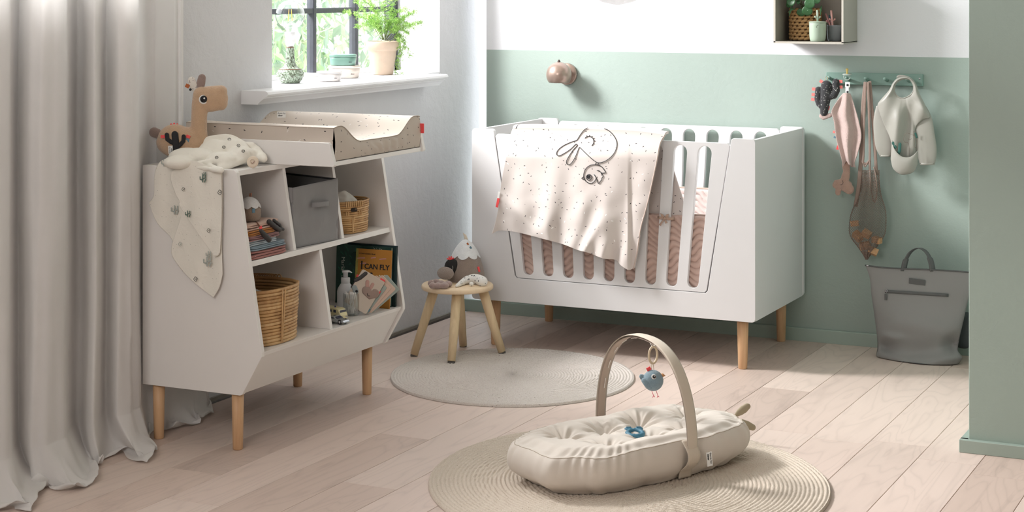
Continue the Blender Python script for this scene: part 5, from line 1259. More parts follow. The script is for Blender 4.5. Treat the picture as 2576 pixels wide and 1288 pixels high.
for k, (px, py, r, tx, tz) in enumerate(((2037, 8, .0155, .1, .1), (2031, 27, .0150, .3, -.2), (2014, 32, .0120, -.2, -.3), (1990, 3, .014, -.4, .4), (2008, 5, .006, 0, .2), (1985, 10, .010, -.9, .6), (2055, 0, .010, .5, .3), (2022, -12, .015, 0, .5), (2045, -22, .016, .3, .5), (1998, -20, .015, -.3, .5))):
    c = aty(px, py, yb0+.035+.012*(k % 3)); r *= 1.42; s0 = pot+Vector((.010*math.cos(k), .010*math.sin(k), .124)); 
    G().tube(path([s0, s0.lerp(c, .5)+UP*.025, c+Vector((0, .004, 0))], 8), .0011, 6).build('stem', M_stem, pln)
    M = frame(c, (1, 0, tx*.3), z=(tx*.5, -1, tz)); G().grid(lambda u, v: M @ Vector((r*v*math.cos(u*2*PI), r*v*math.sin(u*2*PI), .003*v*v*math.cos(u*4*PI)-.002*v)), 20, 4, cu=True).build('leaf', M_leafd, pln, solid=.0006)
for (px, py, px2, py2) in ((1985, 40, 1994, 14), (2064, 38, 2066, 14), (1982, 32, 2000, 22)):
    g = G(); g.worm([aty(px, py, yb0+.05), aty((px+px2)/2, (py+py2)/2-3, yb0+.05), aty(px2, py2, yb0+.06)], [.001, .005, .001], 8, flat=.3, up=FW); g.build('leaf', M_leafd, pln)
# cups
def cup(px, m, r, h, y, nm, label, bumps=True):
    c = aty(px, 60, y); c = Vector((c.x, y, SBZ)); t = thing(nm, tuple(c), label, 'cup')
    G().lathe([(r*.78, 0), (r*.86, .002), (r*.93, .010), (r*.98, .025), (r, h*.92), (r, h), (r*.93, h), (r*.90, .012), (0, .010)], c, 40, caps=False).build('cup_body', m, t)
    return t, c
M_mint = mat('mint_silicone', (168, 184, 166), .5); M_gcup = mat('grey_silicone', (122, 130, 134), .5); M_pst = mat('pink_silicone', (204, 158, 150), .5)
t, c = cup(2057, M_mint, .0335, .0740, yb0+.038, 'toddler_cup', 'mint cup with lid and matching straw in the wall shelf box')
G().lathe([(.0335, .0743), (.0350, .0753), (.0350, .0775), (.030, .0800), (0, .0805)], c, 40).build('lid', M_mint, t)
def straw(c, top, m, par, rr=.0042):
    d = (top-c); G().tube([c, top], rr, 10).build('straw', m, par) if par else None
    return d
sp0 = c+UP*.079; sp1 = aty(2056, 25, yb0+.038); G().tube([sp0, sp1], .0042, 12).build('straw', M_mint, t); g = G()
for s in (-1, 1): mid = sp0.lerp(sp1, .28); g = G(); g.worm([mid, mid+RT*s*.007+UP*.002, mid+RT*s*.009+UP*.006], [.0022, .003, .0042], 8); g.build('straw_knob', M_mint, t)
G().worm([c+UP*.064-FW*.0322-RT*.009, c+UP*.067-FW*.0332-RT*.004], .0009, 6).worm([c+UP*.056-FW*.0315-RT*.011, c+UP*.062-FW*.0318-RT*.011], .0008, 6).build('embossed_mark', mat('dark_mint_mark', (112, 128, 108), .7), t)  # mark in a darker mint than the cup
t2, c = cup(2100, M_gcup, .0315, .064, yb0+.110, 'toddler_cup', 'grey cup holding pink straws in the wall shelf box')
G().lathe([(.0262, .0558), (.0262, .0563), (0, .0563)], c, 30).build('cup_shadow_liner', mat('cup_inside_grey', (90, 96, 100), .7), t2) if False else None
for k, (px, py, m, lab) in enumerate(((2091, 26, M_pst, 'pink silicone straw standing upright in the grey cup'), (2077, 34, mat('dusky_pink_silicone', (176, 122, 122), .5), 'darker pink straw leaning left in the grey cup'), (2086, 38, mat('petrol_straw', (52, 88, 102), .5), 'petrol blue straw behind the pink straws in the grey cup'))):
    b = c+Vector((.004*(k-1), .004*k, .013)); tp2 = aty(px, py, yb0+.105+.006*k); th_ = thing('silicone_straw', tuple(b), lab, 'straw')
    G().tube([b, tp2], .0042 if k == 0 else .0032, 12).build('straw_tube', m, th_)
    if k < 2:
        for s in (-1, 1): mid = b.lerp(tp2, .62); g = G(); g.worm([mid, mid+RT*s*.008+UP*.003, mid+RT*s*.010+UP*.006], [.0022, .003, .0042], 8); g.build('straw_knob', m, th_)

# ================================================================== PEG RAIL AND WHAT HANGS FROM IT
M_rail = mat('sage_rail_paint', (126, 154, 144), .5)
r0, r1 = aty(2078, 183, 7.022), aty(2321, 186, 7.022); pr_ = thing('peg_rail', ((r0.x+r1.x)/2, WY, 1.075), 'sage green wooden peg rail on the green wall at the right', 'peg rail')
G().box(((r0.x+r1.x)/2, WY-.009, 1.0765), (r1.x-r0.x, .018, .048)).build('rail_board', M_rail, pr_, smooth=False, bevel=.002)
pegs = [aty(px, 203, 7.0).x for px in (2088, 2132, 2180, 2228, 2284)]
for x in pegs: G().tube([(x, WY-.017, 1.072), (x, WY-.038, 1.077), (x-.001, WY-.052, 1.081), (x-.001, WY-.056, 1.082)], [.0062, .0062, .0066, .0060], 16).build('peg', M_rail, pr_)
for x in (r1.x-.012,): G().lathe([(.004, 0), (.0035, .0015), (0, .001)], n=14, M=frame((x, WY-.018, 1.083), (1, 0, 0), z=(0, -1, 0))).build('screw', M_chr, pr_)
Y1 = 6.972
q = lambda px, py, y=Y1: aty(px, py, y)
# charcoal cactus toy
M_chc = cloth_mat('charcoal_dashed_cotton', (58, 58, 60), [(150, .26, .07, .6, (230, 228, 222))], kind='Object', weave=700)
ca = thing('cactus_toy', tuple(q(2080, 200)), 'charcoal cactus soft toy with coral tabs hanging on the left end of the peg rail', 'plush toy')
g = G(); g.worm([q(2079, 216), q(2078, 240), q(2075, 262), q(2073, 283)], [.0225, .0225, .0195, .0165], 16, flat=.8, up=(0, 1, 0))
g.worm([q(2059, 226), q(2057, 248), q(2060, 260), q(2066, 266)], .0138, 14, flat=.85, up=(0, 1, 0)); g.worm([q(2103, 207), q(2104, 228), q(2098, 240), q(2088, 242)], .0155, 14, flat=.85, up=(0, 1, 0))
remesh(g.build('body', M_chc, ca), .0025, 3)
for (px, py, a) in ((2066, 205, .5), (2047, 224, 0), (2046, 238, 0), (2045, 250, .2), (2115, 205, 0), (2115, 219, 0)): G().box((0, 0, 0), (.014, .003, .012), Matrix.Translation(q(px, py)) @ mrot(0, a, 0)).build('coral_tab', mat('light_coral_ribbon', (236, 128, 122), .7), ca, smooth=False)
G().box((0, 0, 0), (.005, .003, .017), Matrix.Translation(q(2085, 272)) @ mrot(0, .2, 0)).build('coral_tag', M_coral, ca, smooth=False)
G().tube([q(2079, 204), q(2075, 197), q(2079, 192, 6.99), q(2083, 197), q(2080, 204)], .0010, 6).build('hanging_loop', mat('gold_cord', (176, 154, 110), .6), ca)
# pacifier on its strap
pa2 = thing('pacifier', tuple(q(2131, 195, 6.965)), 'amber pacifier with a pale green shield clipped above the pink cuddle cloth', 'pacifier')
Yp = 6.972
c = q(2131, 187, Yp); M = frame(c, (1, 0, 0), z=(0, -.25, 1)); M_shd = mat('sage_shield', (176, 188, 180), .5)
G().lathe([(.006, -.001), (.019, -.001), (.0195, .001), (.006, .003)], n=30, M=M @ Matrix.Diagonal((1, .7, 1, 1))).build('shield', M_shd, pa2)
G().worm([c+UP*.002, c+UP*.012, c+UP*.019], [.0045, .0040, .0058], 14).build('teat', mat('amber_teat', (214, 186, 110), .35), pa2)
G().tube([c+Vector((.0135*math.cos(k*PI/12), -.003, -.011+.0105*math.sin(k*PI/12))) for k in range(24)], .0016, 8, closed=True).build('ring_handle', M_shd, pa2)
# pink comforter
M_cmf = plush('pale_pink_terry', (200, 176, 170), sc=420)
cf = thing('cuddle_cloth', tuple(q(2130, 300)), 'pale pink terry cuddle cloth with a bunny head hanging below a pacifier clip', 'cuddle cloth')
T_ = [(2122, 236), (2126, 234), (2132, 234), (2138, 236)]
L_ = [(2122, 236), (2108, 252), (2092, 280), (2098, 306), (2104, 350), (2117, 400), (2120, 420)]; R_ = [(2138, 236), (2150, 268), (2162, 310), (2167, 345), (2158, 385), (2150, 410), (2152, 421)]
B_2 = [(2120, 420), (2130, 405), (2137, 414), (2144, 418), (2152, 421)]
def cf_fn(s):
    def f(u, v):
        p = coons(T_, B_2, L_, R_, u, v); y = Y1-.004-.006*v-(.0095*math.cos(u*2*PI*1.9+.3)*sst(0, .25, v)+.012*math.sin(u*PI))*s; return q(p.x, p.y, y)
    return f
g = G(); g.grid(cf_fn(1), 90, 60); g.build('terry_cloth', M_cmf, cf, solid=.006)
g = G(); g.worm([q(2088, 290), q(2070, 296), q(2066, 292)], [.009, .010, .009], 12, flat=.6, up=(0, 1, 0)); g.build('cloth_corner', M_cmf, cf)
g = G(); g.box((0, 0, 0), (.019, .0015, .020), Matrix.Translation(q(2132, 213, 6.962)) @ mrot(0, .05, 0)); g.box((0, 0, 0), (.013, .0018, .022), Matrix.Translation(q(2131, 226, 6.963))); g.build('clip_strap', M_tag, cf, smooth=False, label='white strap with black round marks')
for py, r in ((214, .0048), (231, .0042)): disc(q(2132, py, 6.9605), r, M_ink, 'round_mark', cf, (0, -1, 0), .0006)
g = G(); M_bun = plush('blush_bunny_velour', (190, 156, 142), sc=500)
g.worm([q(2128, 415), q(2130, 432), q(2127, 445)], [.017, .0150, .018], 14, flat=.6, up=(0, 1, 0)); g.worm([q(2123, 455), q(2128, 468), q(2136, 476)], [.017, .0275, .021], 16, flat=.55, up=(0, 1, 0))
g.worm([q(2116, 456), q(2104, 460), q(2101, 466)], [.010, .0135, .0125], 12, flat=.6, up=(0, 1, 0)); g.worm([q(2117, 464), q(2109, 476), q(2108, 485)], [.010, .0125, .0120], 12, flat=.6, up=(0, 1, 0))
remesh(g.build('bunny_head', M_bun, cf), .0026, 3)
G().tube([q(2115+6*math.cos(a*.35-1.0), 459+6*math.sin(a*.35-1.0), Y1-.0165) for a in range(9)], .0008, 6).build('closed_eye', M_ink, cf)
for (px, py, m, w, h, a) in ((2098, 332, MATS['light_coral_ribbon'], .009, .010, .2), (2100, 345, MATS['blue_ribbon'], .008, .008, .2), (2108, 370, M_coral, .009, .021, .35), (2145, 417, M_coral, .010, .006, 0)): G().box((0, 0, 0), (w, .003, h), Matrix.Translation(q(px, py, Y1-.008)) @ mrot(0, a, 0)).build('ribbon_tab', m, cf, smooth=False)
# string bag with wooden blocks
M_net = mat('mauve_taupe_string', (138, 118, 108), .85, bump=(500, .4, .001))
nb = thing('string_bag', tuple(q(2182, 500)), 'taupe string net bag hanging from the peg rail with wooden blocks in it', 'bag')
def nbL(py): return d2([(2167, 440), (2166, 480), (2156, 520), (2142, 560), (2136, 590), (2138, 615), (2160, 645), (2178, 655)], (py-440)/215).x
def nbR(py): return d2([(2212, 430), (2213, 470), (2218, 520), (2228, 560), (2230, 590), (2226, 615), (2205, 643), (2182, 655)], (py-430)/225).x
def netp(u, v, s):  # s=+1 front -1 back
    py = lerp(428, 653, v); a, b = nbL(max(441, py)), nbR(max(431, py)); px = lerp(a, b, u); th = .008+.045*math.sin(PI*min(1, max(0, (v-.05)*1.02)))**.8
    return q(px, py, 6.975-s*th*math.sin(PI*u)**.6*(1 if s > 0 else .5)-.006*math.sin(u*18)*s)
g = G(); N = 15
for s in (1, -1):
    for k in range(N+1):
        for dr_ in (1, -1):
            pts = []
            for j in range(25):
                v = j/24; u = k/N+dr_*(.5/N)*math.sin(v*PI*26); pts.append(netp(min(1, max(0, u)), v, s))
            pts = [netp(min(1, max(0, k/N+dr_*(.5/N)*math.cos(PI*(j/1.0)))), j/34, s) for j in range(35)]
            g.tube(pts, .00115, 4, caps=False)
g.build('net', M_net, nb, smooth=False, kind='stuff')
M_knit = mat('mauve_taupe_knit', (146, 126, 116), .9, bump=(260, .6, .002, (1, 1, 3)))
for (P, w) in (([(2178, 206), (2172, 260), (2168, 330), (2166, 400), (2160, 470), (2152, 520)], .0085), ([(2184, 206), (2186, 280), (2188, 360), (2188, 430)], .0050), ([(2188, 204), (2194, 280), (2200, 360), (2205, 440)], .0065), ([(2178, 206), (2174, 300), (2172, 390), (2171, 408), (2180, 412), (2187, 404)], .0050)):
    G().tube(path([q(a, b, 6.968-.006*(w < .006)) for a, b in P], 24), w, 8, flat=.22, up=(0, 1, 0)).build('strap', M_knit, nb)
G().tube(path([q(a, b, 6.950) for a, b in ((2171, 408), (2176, 420), (2188, 404), (2189, 440), (2192, 480), (2200, 510), (2206, 480), (2203, 440), (2198, 420))], 40), .0024, 8).build('opening_band', M_knit, nb)
random.seed(2); M_blk2 = wood('wooden_block_raw', (190, 140, 98), (214, 168, 126), 'X')
for k, (px, py, s) in enumerate(((2158, 602, .040), (2196, 640, .038), (2176, 626, .040), (2206, 612, .036), (2150, 570, .032), (2180, 596, .036))):
    c = q(px, py-8, 6.968); G().box((0, 0, 0), (s, s*.7, s*.7), Matrix.Translation(c) @ mrot(random.uniform(-.5, .5), random.uniform(-.6, .6), random.uniform(-.5, .5))).build('wooden_block', M_blk2, smooth=False, bevel=.002, label=['wooden block at the left, low in the string bag', 'wooden block at the very bottom tip of the string bag', 'wooden block in the middle of the pile in the string bag', 'wooden block at the right edge in the string bag', 'topmost wooden block at the left in the string bag', 'topmost wooden block at the centre of the string bag'][k], cat='block', group='wooden blocks in the string bag')
# bib
M_bib = mat('greige_wipeable_cloth', (160, 158, 150), .42, bump=(14, .25, .01), spec=.5)
bb = thing('sleeved_bib', tuple(q(2270, 320)), 'greige wipeable sleeved bib with a pocket hanging at the right of the peg rail', 'bib')
YB = 6.962
nk = cpath([(2252, 213, 0), (2262, 203, 0), (2276, 198, 0), (2290, 202, 0), (2298, 216, 0), (2296, 232, 0), (2284, 243, 0), (2270, 247, 0), (2258, 242, 0), (2250, 228, 0)], 60)
out = cpath([(2247, 208, 0), (2236, 228, 0), (2212, 256, 0), (2208, 268, 0), (2222, 308, 0), (2240, 350, 0), (2246, 380, 0), (2248, 402, 0), (2262, 412, 0), (2282, 414, 0), (2300, 406, 0), (2308, 388, 0), (2302, 350, 0), (2304, 320, 0), (2322, 300, 0), (2340, 295, 0), (2326, 262, 0), (2312, 234, 0), (2302, 208, 0), (2282, 194, 0), (2260, 196, 0)], 120)
# body panel between neck hole and outline
def ring_interp():
    g = G(); n = 120; c = Vector((2274, 222, 0))
    def at_ang(loop, a):
        best = None
        m = len(loop)
        for i in range(m):
            p, q2 = loop[i]-c, loop[(i+1) % m]-c; a0, a1 = math.atan2(p.y, p.x), math.atan2(q2.y, q2.x)
            d = (a1-a0+PI) % (2*PI)-PI; e = (a-a0+PI) % (2*PI)-PI
            if d and 0 <= e/d <= 1:
                r = p.lerp(q2, e/d).length
                if best is None or r > best[0]: best = (r, p.lerp(q2, e/d)+c)
        return best[1] if best else c
    def f(u, v):
        a = u*2*PI; p = at_ang(nk, a).lerp(at_ang(out, a), v); y = YB-.010-.014*math.sin(PI*v)-.010*math.cos((p.x-2250)*.075)*sst(240, 300, p.y)-.007*math.sin(p.x*.13+p.y*.03)*sst(230, 300, p.y)
        return q(p.x, p.y, y)
    g.grid(f, n, 26, cu=True); return g
ring_interp().build('bib_body', M_bib, bb, solid=.002)
G().tube([q(p.x, p.y, YB-.0115) for p in nk], .0022, 8, closed=True).build('neck_binding', M_bib, bb)
G().tube(path([q(a, b, y) for a, b, y in ((2302, 220, YB-.010), (2296, 204, YB-.008), (2280, 194, YB-.004), (2262, 192, YB-.004), (2258, 196, YB-.004))], 20), .0055, 8, flat=.2, up=(0, 1, 0)).build('neck_strap', M_bib, bb)
def sleeve(A, w, y, nm='sleeve'):
    P = path([q(a, b, y) for a, b in A], 26); n = 26
    R = [spl([(x, 0, 0) for x in w], k/(n-1)).x for k in range(n)]; G().tube(P, R, 24, flat=.24, up=(0, 1, 0)).build(nm, M_bib, bb)
    e = P[-1]; g = G(); g.tube([P[-2].lerp(e, .2), e, e+(e-P[-2])*.9], [R[-1]*.95, R[-1]*.9, R[-1]*.98], 24, flat=.35, up=(0, 1, 0))
    for i, p in enumerate(g.v): p.x += .0012*math.sin(i*2.1)
    g.build('cuff', M_bib, bb)
sleeve([(2214, 266), (2217, 300), (2222, 340), (2226, 372), (2227, 392)], [.016, .032, .038, .036, .0225], YB+.006)
sleeve([(2306, 252), (2320, 296), (2326, 340), (2331, 380), (2333, 412)], [.018, .036, .040, .040, .0300], YB-.002)
def pocket(u, v):
    T2 = [(2244, 352), (2250, 374), (2266, 392), (2284, 396), (2298, 390), (2309, 378)]; B2 = [(2241, 400), (2247, 424), (2264, 438), (2284, 438), (2300, 430), (2308, 412)]
    p = coons(T2, B2, [T2[0], B2[0]], [T2[-1], B2[-1]], u, v); return q(p.x, p.y, YB-.028-.022*math.sin(PI*u)*math.sin(PI*(.25+v*.65)))
G().grid(pocket, 40, 20).build('pocket', M_bib, bb, solid=.0015)
M_dgr = mat('dark_green_print', (44, 92, 84), .6)
for P in ([(2264, 363), (2263, 378), (2260, 386)], [(2247, 360), (2252, 370)]): G().worm([q(a, b, YB-.034) for a, b in P], .0062, 10, flat=.15, up=(0, 1, 0)).build('leaf_print', M_dgr, bb)
G().worm([q(2303, 336, YB-.022), q(2306, 345, YB-.02)], .004, 10, flat=.15, up=(0, 1, 0)).build('leaf_print', M_dgr, bb)
M_thr = mat('brown_thread_print', (112, 98, 88), .7); g = G()
L = [(2287, 393), (2286, 362), (2276, 358), (2273, 348), (2278, 337), (2284, 335), (2298, 341), (2302, 345), (2300, 368), (2305, 370)]
g.tube([q(a, b, YB-.037) for a, b in [tuple(p)[:2] for p in path([(a, b, 0) for a, b in L], 60)]], .0006, 5); g.tube([q(2289+3.5*math.cos(a*.4), 348+3.5*math.sin(a*.4), YB-.037) for a in range(8)], .0006, 5); g.tube([q(2297, 341, YB-.036), q(2297, 330, YB-.034), q(2300, 330, YB-.034), q(2300, 341, YB-.036)], .0006, 5)
g.build('line_print', M_thr, bb)

# ================================================================== BACKPACK
M_bag = mat('grey_wipeable_bag', (140, 139, 138), .5, bump=(7, .3, .02), spec=.4); M_bagd = mat('dark_grey_trim', (88, 90, 90), .5)
YG = 6.80
bgk = thing('grey_backpack', (-1.56, 6.86, 0), 'tall grey backpack with a top handle standing on the floor by the green wall', 'backpack')
bT = [(2177, 668), (2230, 674), (2320, 678), (2400, 682), (2446, 686)]; bL = [(2177, 668), (2188, 700), (2192, 740), (2199, 790), (2204, 830), (2208, 870), (2204, 895), (2208, 904)]; bR = [(2446, 686), (2444, 720), (2432, 770), (2422, 815), (2414, 850), (2410, 880), (2420, 900), (2408, 920)]; bB = [(2208, 904), (2270, 911), (2340, 917), (2408, 920)]
def bagf(s):
    def f(u, v):
        p = coons(bT, bB, bL, bR, u, v); e = math.sin(PI*u)**.55
        d = (.010+.055*sst(0, .85, v))*e+.030*n3(u*3.2, v*3.4, 1)*e*sst(.2, .6, v)-.034*math.exp(-((u-.14)**2+(v-.72)**2*2)/.010)-.036*math.exp(-((u-.88)**2+(v-.64)**2*1.5)/.012)+.012*math.exp(-((u-.2)**2*.5+(v-.62)**2*6)/.01)
        y0 = lerp(6.865, 6.855, v)
        if s > 0: w = q(p.x, p.y, y0-d)
        else: w = q(p.x, p.y, y0); w = Vector((w.x, y0+.6*d+.01*e+.02*v*e, w.z))
        w.z = max(w.z, .003); return w
    return f
g = G(); g.grid(bagf(1), 70, 70); g.grid(bagf(-1), 40, 40); g.build('bag_body', M_bag, bgk)
g = G(); n = 30; g.rings([[bagf(1)(k/n, 1), bagf(1)(k/n, 1)+UP*.002, bagf(-1)(k/n, 1)+UP*.002, bagf(-1)(k/n, 1)] for k in range(1, n)]); g.build('bag_bottom', M_bagd, bgk, smooth=False)
G().tube([bagf(1)(k/30, 0)+Vector((0, -.002, .001)) for k in range(31)], .0030, 8).build('top_zip', M_bagd, bgk)
G().tube(path([q(2272, 680, 6.850), q(2277, 655, 6.852), q(2290, 634, 6.858), q(2308, 624, 6.860), q(2326, 630, 6.860), q(2340, 650, 6.858), q(2350, 682, 6.855)], 36), .0150, 10, flat=.13, up=(0, 1, 0)).build('top_handle', M_bagd, bgk) if False else None
g = G(); hp_ = path([(2273, 682, 0), (2278, 656, 0), (2291, 634, 0), (2310, 624, 0), (2328, 632, 0), (2340, 652, 0), (2347, 683, 0)], 40)
def strapf(u, v):
    p = hp_[min(39, int(round(u*39)))]; w = (v-.5)*.020; return q(p.x, p.y, 6.855)+Vector((0, w*.55, 0))+(Vector((1, 0, 0)) if abs(u-.5) > .3 else Vector((.6, 0, 0)))*w
g.grid(strapf, 39, 3); g.build('top_handle', M_bagd, bgk, solid=.002)
def onbag(px, py, off=.003):
    best = None
    for i in range(41):
        for j in range(41):
            p = bagf(1)(i/40, j/40); a = proj(p); d = (a[0]-px)**2+(a[1]-py)**2
            if best is None or d < best[0]: best = (d, p)
    dd_ = (-SS*best[1].x+CC*best[1].y)-off; return atD(px, py, dd_)
z0, z1 = onbag(2226, 733, .008), onbag(2386, 743, .008)
G().tube([z0.lerp(z1, k/16)*.0+onbag(lerp(2226, 2386, k/16), lerp(733, 743, k/16), .005) for k in range(17)], .0058, 8, flat=.3, up=(0, 1, 0)).build('pocket_zip', M_bagd, bgk)
G().box((0, 0, 0), (.0095, .003, .024), Matrix.Translation(onbag(2228, 747, .008))).build('zip_puller', M_bagd, bgk, smooth=False, bevel=.001)
G().tube([onbag(2230, 732, .010)+Vector((.004*math.cos(a*PI/5), 0, .004*math.sin(a*PI/5))) for a in range(10)], .0012, 6, closed=True).build('zip_ring', M_chr, bgk)
PB = onbag(2307, 709, .004); G().box((0, 0, 0), (.063, .003, .022), Matrix.Translation(PB) @ mrot(.1, .06, 0)).build('logo_patch', M_bagd, bgk, smooth=False, bevel=.001)
G().blob(q(2182, 668, 6.855), (.006, .003, .003), nu=10, nv=8).build('zip_end', M_chr, bgk)
g = G(); g.pill((0, 0, 0), (.075, .06, .14), .6, Matrix.Translation((-1.392, 6.945, .115)) @ mrot(.1, .12, 0), amp=.006, nu=30, nv=20); g.build('shoulder_strap', mat('charcoal_strap_fabric', (70, 76, 78), .8, bump=(300, .3, .001)), bgk)

# ================================================================== WINDOW SILL
ZS = 1.0762
# ceramic lamp
lc = Vector((-3.735, 0, 0)); lc = atx(730, 208, -3.735); lc = Vector((-3.735, lc.y, ZS)); lm = thing('ceramic_table_lamp', tuple(lc), 'speckled green ceramic lamp with a bare globe bulb on the window sill', 'table lamp')
m = bpy.data.materials.new('speckled_glaze'); t = NT(m); v = t.coord((1, 1, .6)); n = t.noise(v, 190, 4, .7); sx = t.N.new('ShaderNodeSeparateXYZ'); t.l(t.coord(), sx.inputs[0])
t.l(t.ramp(n, [(.38, lin((66, 58, 48))), (.47, lin((118, 132, 112))), (.56, lin((150, 168, 148))), (.66, lin((214, 218, 206)))]), t.b.inputs['Base Color']); t.b.inputs['Roughness'].default_value = .15; t.bump(n, .2, .001)
G().lathe([(.036, 0), (.040, .003), (.040, .006), (.047, .012), (.0535, .024), (.0540, .036), (.0490, .047), (.0400, .0545), (.0300, .060), (.0235, .068), (.0195, .080), (.0170, .105), (.0155, .134), (.0155, .137), (.012, .138)], lc, 48).build('ceramic_base', m, lm)
G().tube([lc+Vector((.0425*math.cos(k*PI/24), .0425*math.sin(k*PI/24), .0530)) for k in range(48)], .0013, 6, closed=True).build('brown_rim', mat('brown_glaze', (120, 78, 58), .3), lm)
G().tube([lc+Vector((.0150*math.cos(k*PI/14), .0150*math.sin(k*PI/14), .1375)) for k in range(28)], .0014, 6, closed=True).build('brown_rim', MATS['brown_glaze'], lm)
G().lathe([(.008, .138), (.012, .140), (.0175, .150), (.0185, .158), (.0185, .176), (.0192, .177), (.0205, .196), (.0190, .197)], lc, 32).build('bulb_socket', mat('white_porcelain', (238, 238, 240), .25), lm)
M_blb = bpy.data.materials.new('bulb_glass'); M_blb.use_nodes = True; t = NT(M_blb); tr = t.N.new('ShaderNodeBsdfTransparent'); gs = t.N.new('ShaderNodeBsdfGlossy'); gs.inputs['Roughness'].default_value = .03; lw = t.N.new('ShaderNodeLayerWeight'); lw.inputs[0].default_value = .35; mx = t.N.new('ShaderNodeMixShader'); tr.inputs[0].default_value = (.93, .96, .96, 1)
t.l(lw.outputs['Facing'], mx.inputs[0]); t.l(tr.outputs[0], mx.inputs[1]); t.l(gs.outputs[0], mx.inputs[2]); t.l(mx.outputs[0], t.N['Material Output'].inputs[0])
RB = .057; cb_ = .262
G().lathe([(.0155, .192), (.018, .203), (.028, .213)]+[(RB*math.sin(math.radians(a)), cb_-RB*math.cos(math.radians(a))) for a in range(34, 181, 8)], lc, 44, caps=False).build('globe_bulb', M_blb, lm)
G().lathe([(.008, .196), (.006, .205), (.0045, .240), (.002, .244)], lc, 14).build('glass_stem', M_blb, lm)
M_fil = mat('amber_filament', (232, 172, 70), .5, emis=((255, 180, 70), .6))
for s in (-1, 1): G().tube([lc+RT*(s*.0075)+UP*.240, lc+RT*(s*.0045)+UP*.284], .0014, 6).build('filament', M_fil, lm)
# lunch boxes
def lunch(px, pyb, w, d, h, m, nm_label, z0, xw=-3.70, ang=0.0):
    c = atx(px, pyb, xw); c = Vector((xw, c.y, z0)); t = thing('snack_box', tuple(c), nm_label, 'box'); M = Matrix.Translation(c) @ mrot(0, 0, YAW+ang)
    def lp(w_, d_, z): return [M @ Vector((a, b, z)) for a, b in rrect(w_, d_, min(w_, d_)*.38, 7)]
    G().rings([lp(w*.86, d*.86, .0005), lp(w*.92, d*.92, .003), lp(w*.97, d*.97, h*.5), lp(w*.98, d*.98, h*.76), lp(w*.9, d*.9, h*.76)]).build('box_body', m, t)
    G().rings([lp(w*.9, d*.9, h*.765), lp(w, d, h*.77), lp(w, d, h*.90), lp(w*.985, d*.985, h*.95), lp(w*.90, d*.90, h*.975), lp(w*.86, d*.86, h*.97), lp(w*.4, d*.4, h*.97)]).build('lid', m, t)
    text_geo('deer', h*.16, M @ frame((w*.24, -d*.488, h*.28), (1, 0, 0), z=(0, -1, 0)), extrude=.0002, bold=.0001).build('lettering', M_ink, t, smooth=False); return t
lunch(866, 205, .128, .095, .052, mat('blush_melamine', (214, 202, 192), .35), 'blush snack box under the green one on the window sill', ZS, -3.745)
lunch(863, 172, .110, .082, .047, mat('green_melamine', (112, 150, 136), .3), 'green snack box stacked on the blush one on the window sill', ZS+.0505, -3.745)
lunch(829, 207, .094, .072, .040, mat('greige_melamine', (206, 200, 198), .35), 'small greige snack box in front of the stacked pair on the window sill', ZS, -3.665)
# terracotta pot and asparagus fern
fp = atx(962, 190, -3.735); fc_ = Vector((-3.735, fp.y, ZS)); K = 1.26; tp_pot = thing('terracotta_pot', tuple(fc_), 'pale weathered terracotta pot on the window sill', 'plant pot')
M_ter = mat('pale_terracotta', (208, 186, 166), .8, bump=(40, .25, .003), var=.14, vs=25)
G().lathe([(a*K, b*K) for a, b in [(.034, 0), (.036, .002), (.0475, .078), (.0485, .082), (.0535, .084), (.0560, .110), (.0550, .112), (.0510, .112), (.0500, .098), (0, .098)]], fc_, 44).build('pot_body', M_ter, tp_pot)
fern = thing('asparagus_fern', tuple(fc_+UP*.1), 'light green feathery asparagus fern growing from the terracotta pot', 'plant')
M_nd = [mat('fern_needle_light', (176, 212, 116), .5, var=.2), mat('fern_needle_mid', (140, 190, 92), .5, var=.2)]; M_fst = mat('fern_stem', (120, 132, 78), .6)
random.seed(13); FD = -SS*fc_.x+CC*fc_.y
G().lathe([(.060, 0), (.060, .004), (0, .006)], fc_+UP*.124, 24).build('soil', MATS['dark_soil'], fern)
def fpt(px, py, dz=0): return atD(px, py, FD+dz)
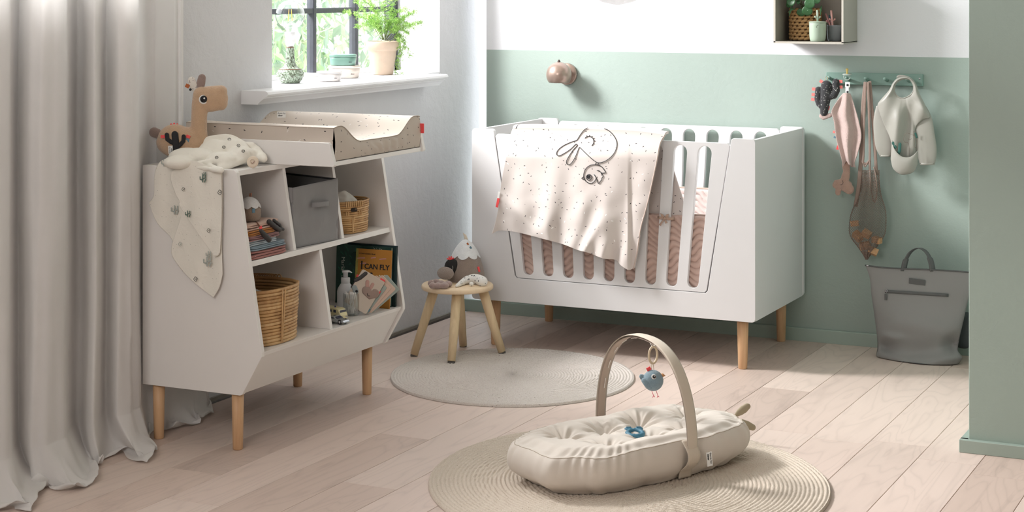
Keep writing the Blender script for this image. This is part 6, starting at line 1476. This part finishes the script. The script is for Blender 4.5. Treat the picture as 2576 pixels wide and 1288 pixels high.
tips = [((962, 100), (940, 60), (905, 40), (860, 30)), ((960, 102), (930, 50), (900, 10), (880, -20)), ((963, 100), (950, 50), (935, 10), (930, -30)), ((966, 100), (968, 50), (965, 10), (960, -30)), ((968, 100), (980, 60), (985, 20), (990, -20)), ((970, 102), (1000, 60), (1020, 40), (1045, 30)), ((972, 102), (1005, 72), (1035, 62), (1062, 58)), ((970, 102), (990, 70), (1010, 50), (1040, 70)),
 ((966, 100), (950, 70), (930, 60), (900, 70)), ((968, 102), (975, 70), (990, 40), (1020, 20)), ((966, 101), (955, 60), (945, 30), (915, 0)), ((974, 102), (1000, 85), (1016, 100), (1010, 140)), ((975, 103), (1002, 90), (1020, 110), (1034, 140)), ((980, 104), (1004, 96), (1006, 130), (996, 180)), ((980, 104), (1005, 100), (1008, 150), (1004, 222)), ((964, 100), (958, 80), (950, 60), (930, 40)), ((968, 100), (972, 75), (980, 60), (1000, 50)), ((969, 100), (985, 78), (1000, 70), (1030, 85))]
needles = [G(), G()]
def needle(p, d, L, k):
    d = d.normalized(); s = d.orthogonal().normalized()*L*.10; m_ = p+d*L*.5; needles[k].add([p, m_+s, p+d*L, m_-s], [(0, 1, 2, 3)])
for ti, P in enumerate(tips):
    pts = path([fpt(a, b, random.uniform(-.02, .02)*j+(-.012*j if ti in (13, 14) else 0)) for j, (a, b) in enumerate(P)], 22)
    G().tube(pts, [.0013-.0008*k/21 for k in range(22)], 5).build('stem', M_fst, fern)
    for k in range(6, 22):
        hang = ti in (11, 12, 13, 14)
        for br in range(2 if hang else 4):
            dirv = Vector((random.uniform(-1, 1), random.uniform(-1, 1), random.uniform(-.5, .8) if not hang else random.uniform(-1, .3))).normalized(); L = random.uniform(.012, .042)*(1.1-.5*k/22)*(.7 if hang else 1)
            q0 = pts[k]; q1 = q0+dirv*L
            for j in range(10):
                c = q0.lerp(q1, (j+1)/10)
                for w in range(2): needle(c, (dirv*.6+Vector((random.uniform(-1, 1), random.uniform(-1, 1), random.uniform(-1, 1)))), random.uniform(.005, .0095), random.random() < .45)
for k in (0, 1): needles[k].build('needles', M_nd[k], fern, smooth=False, kind='stuff')
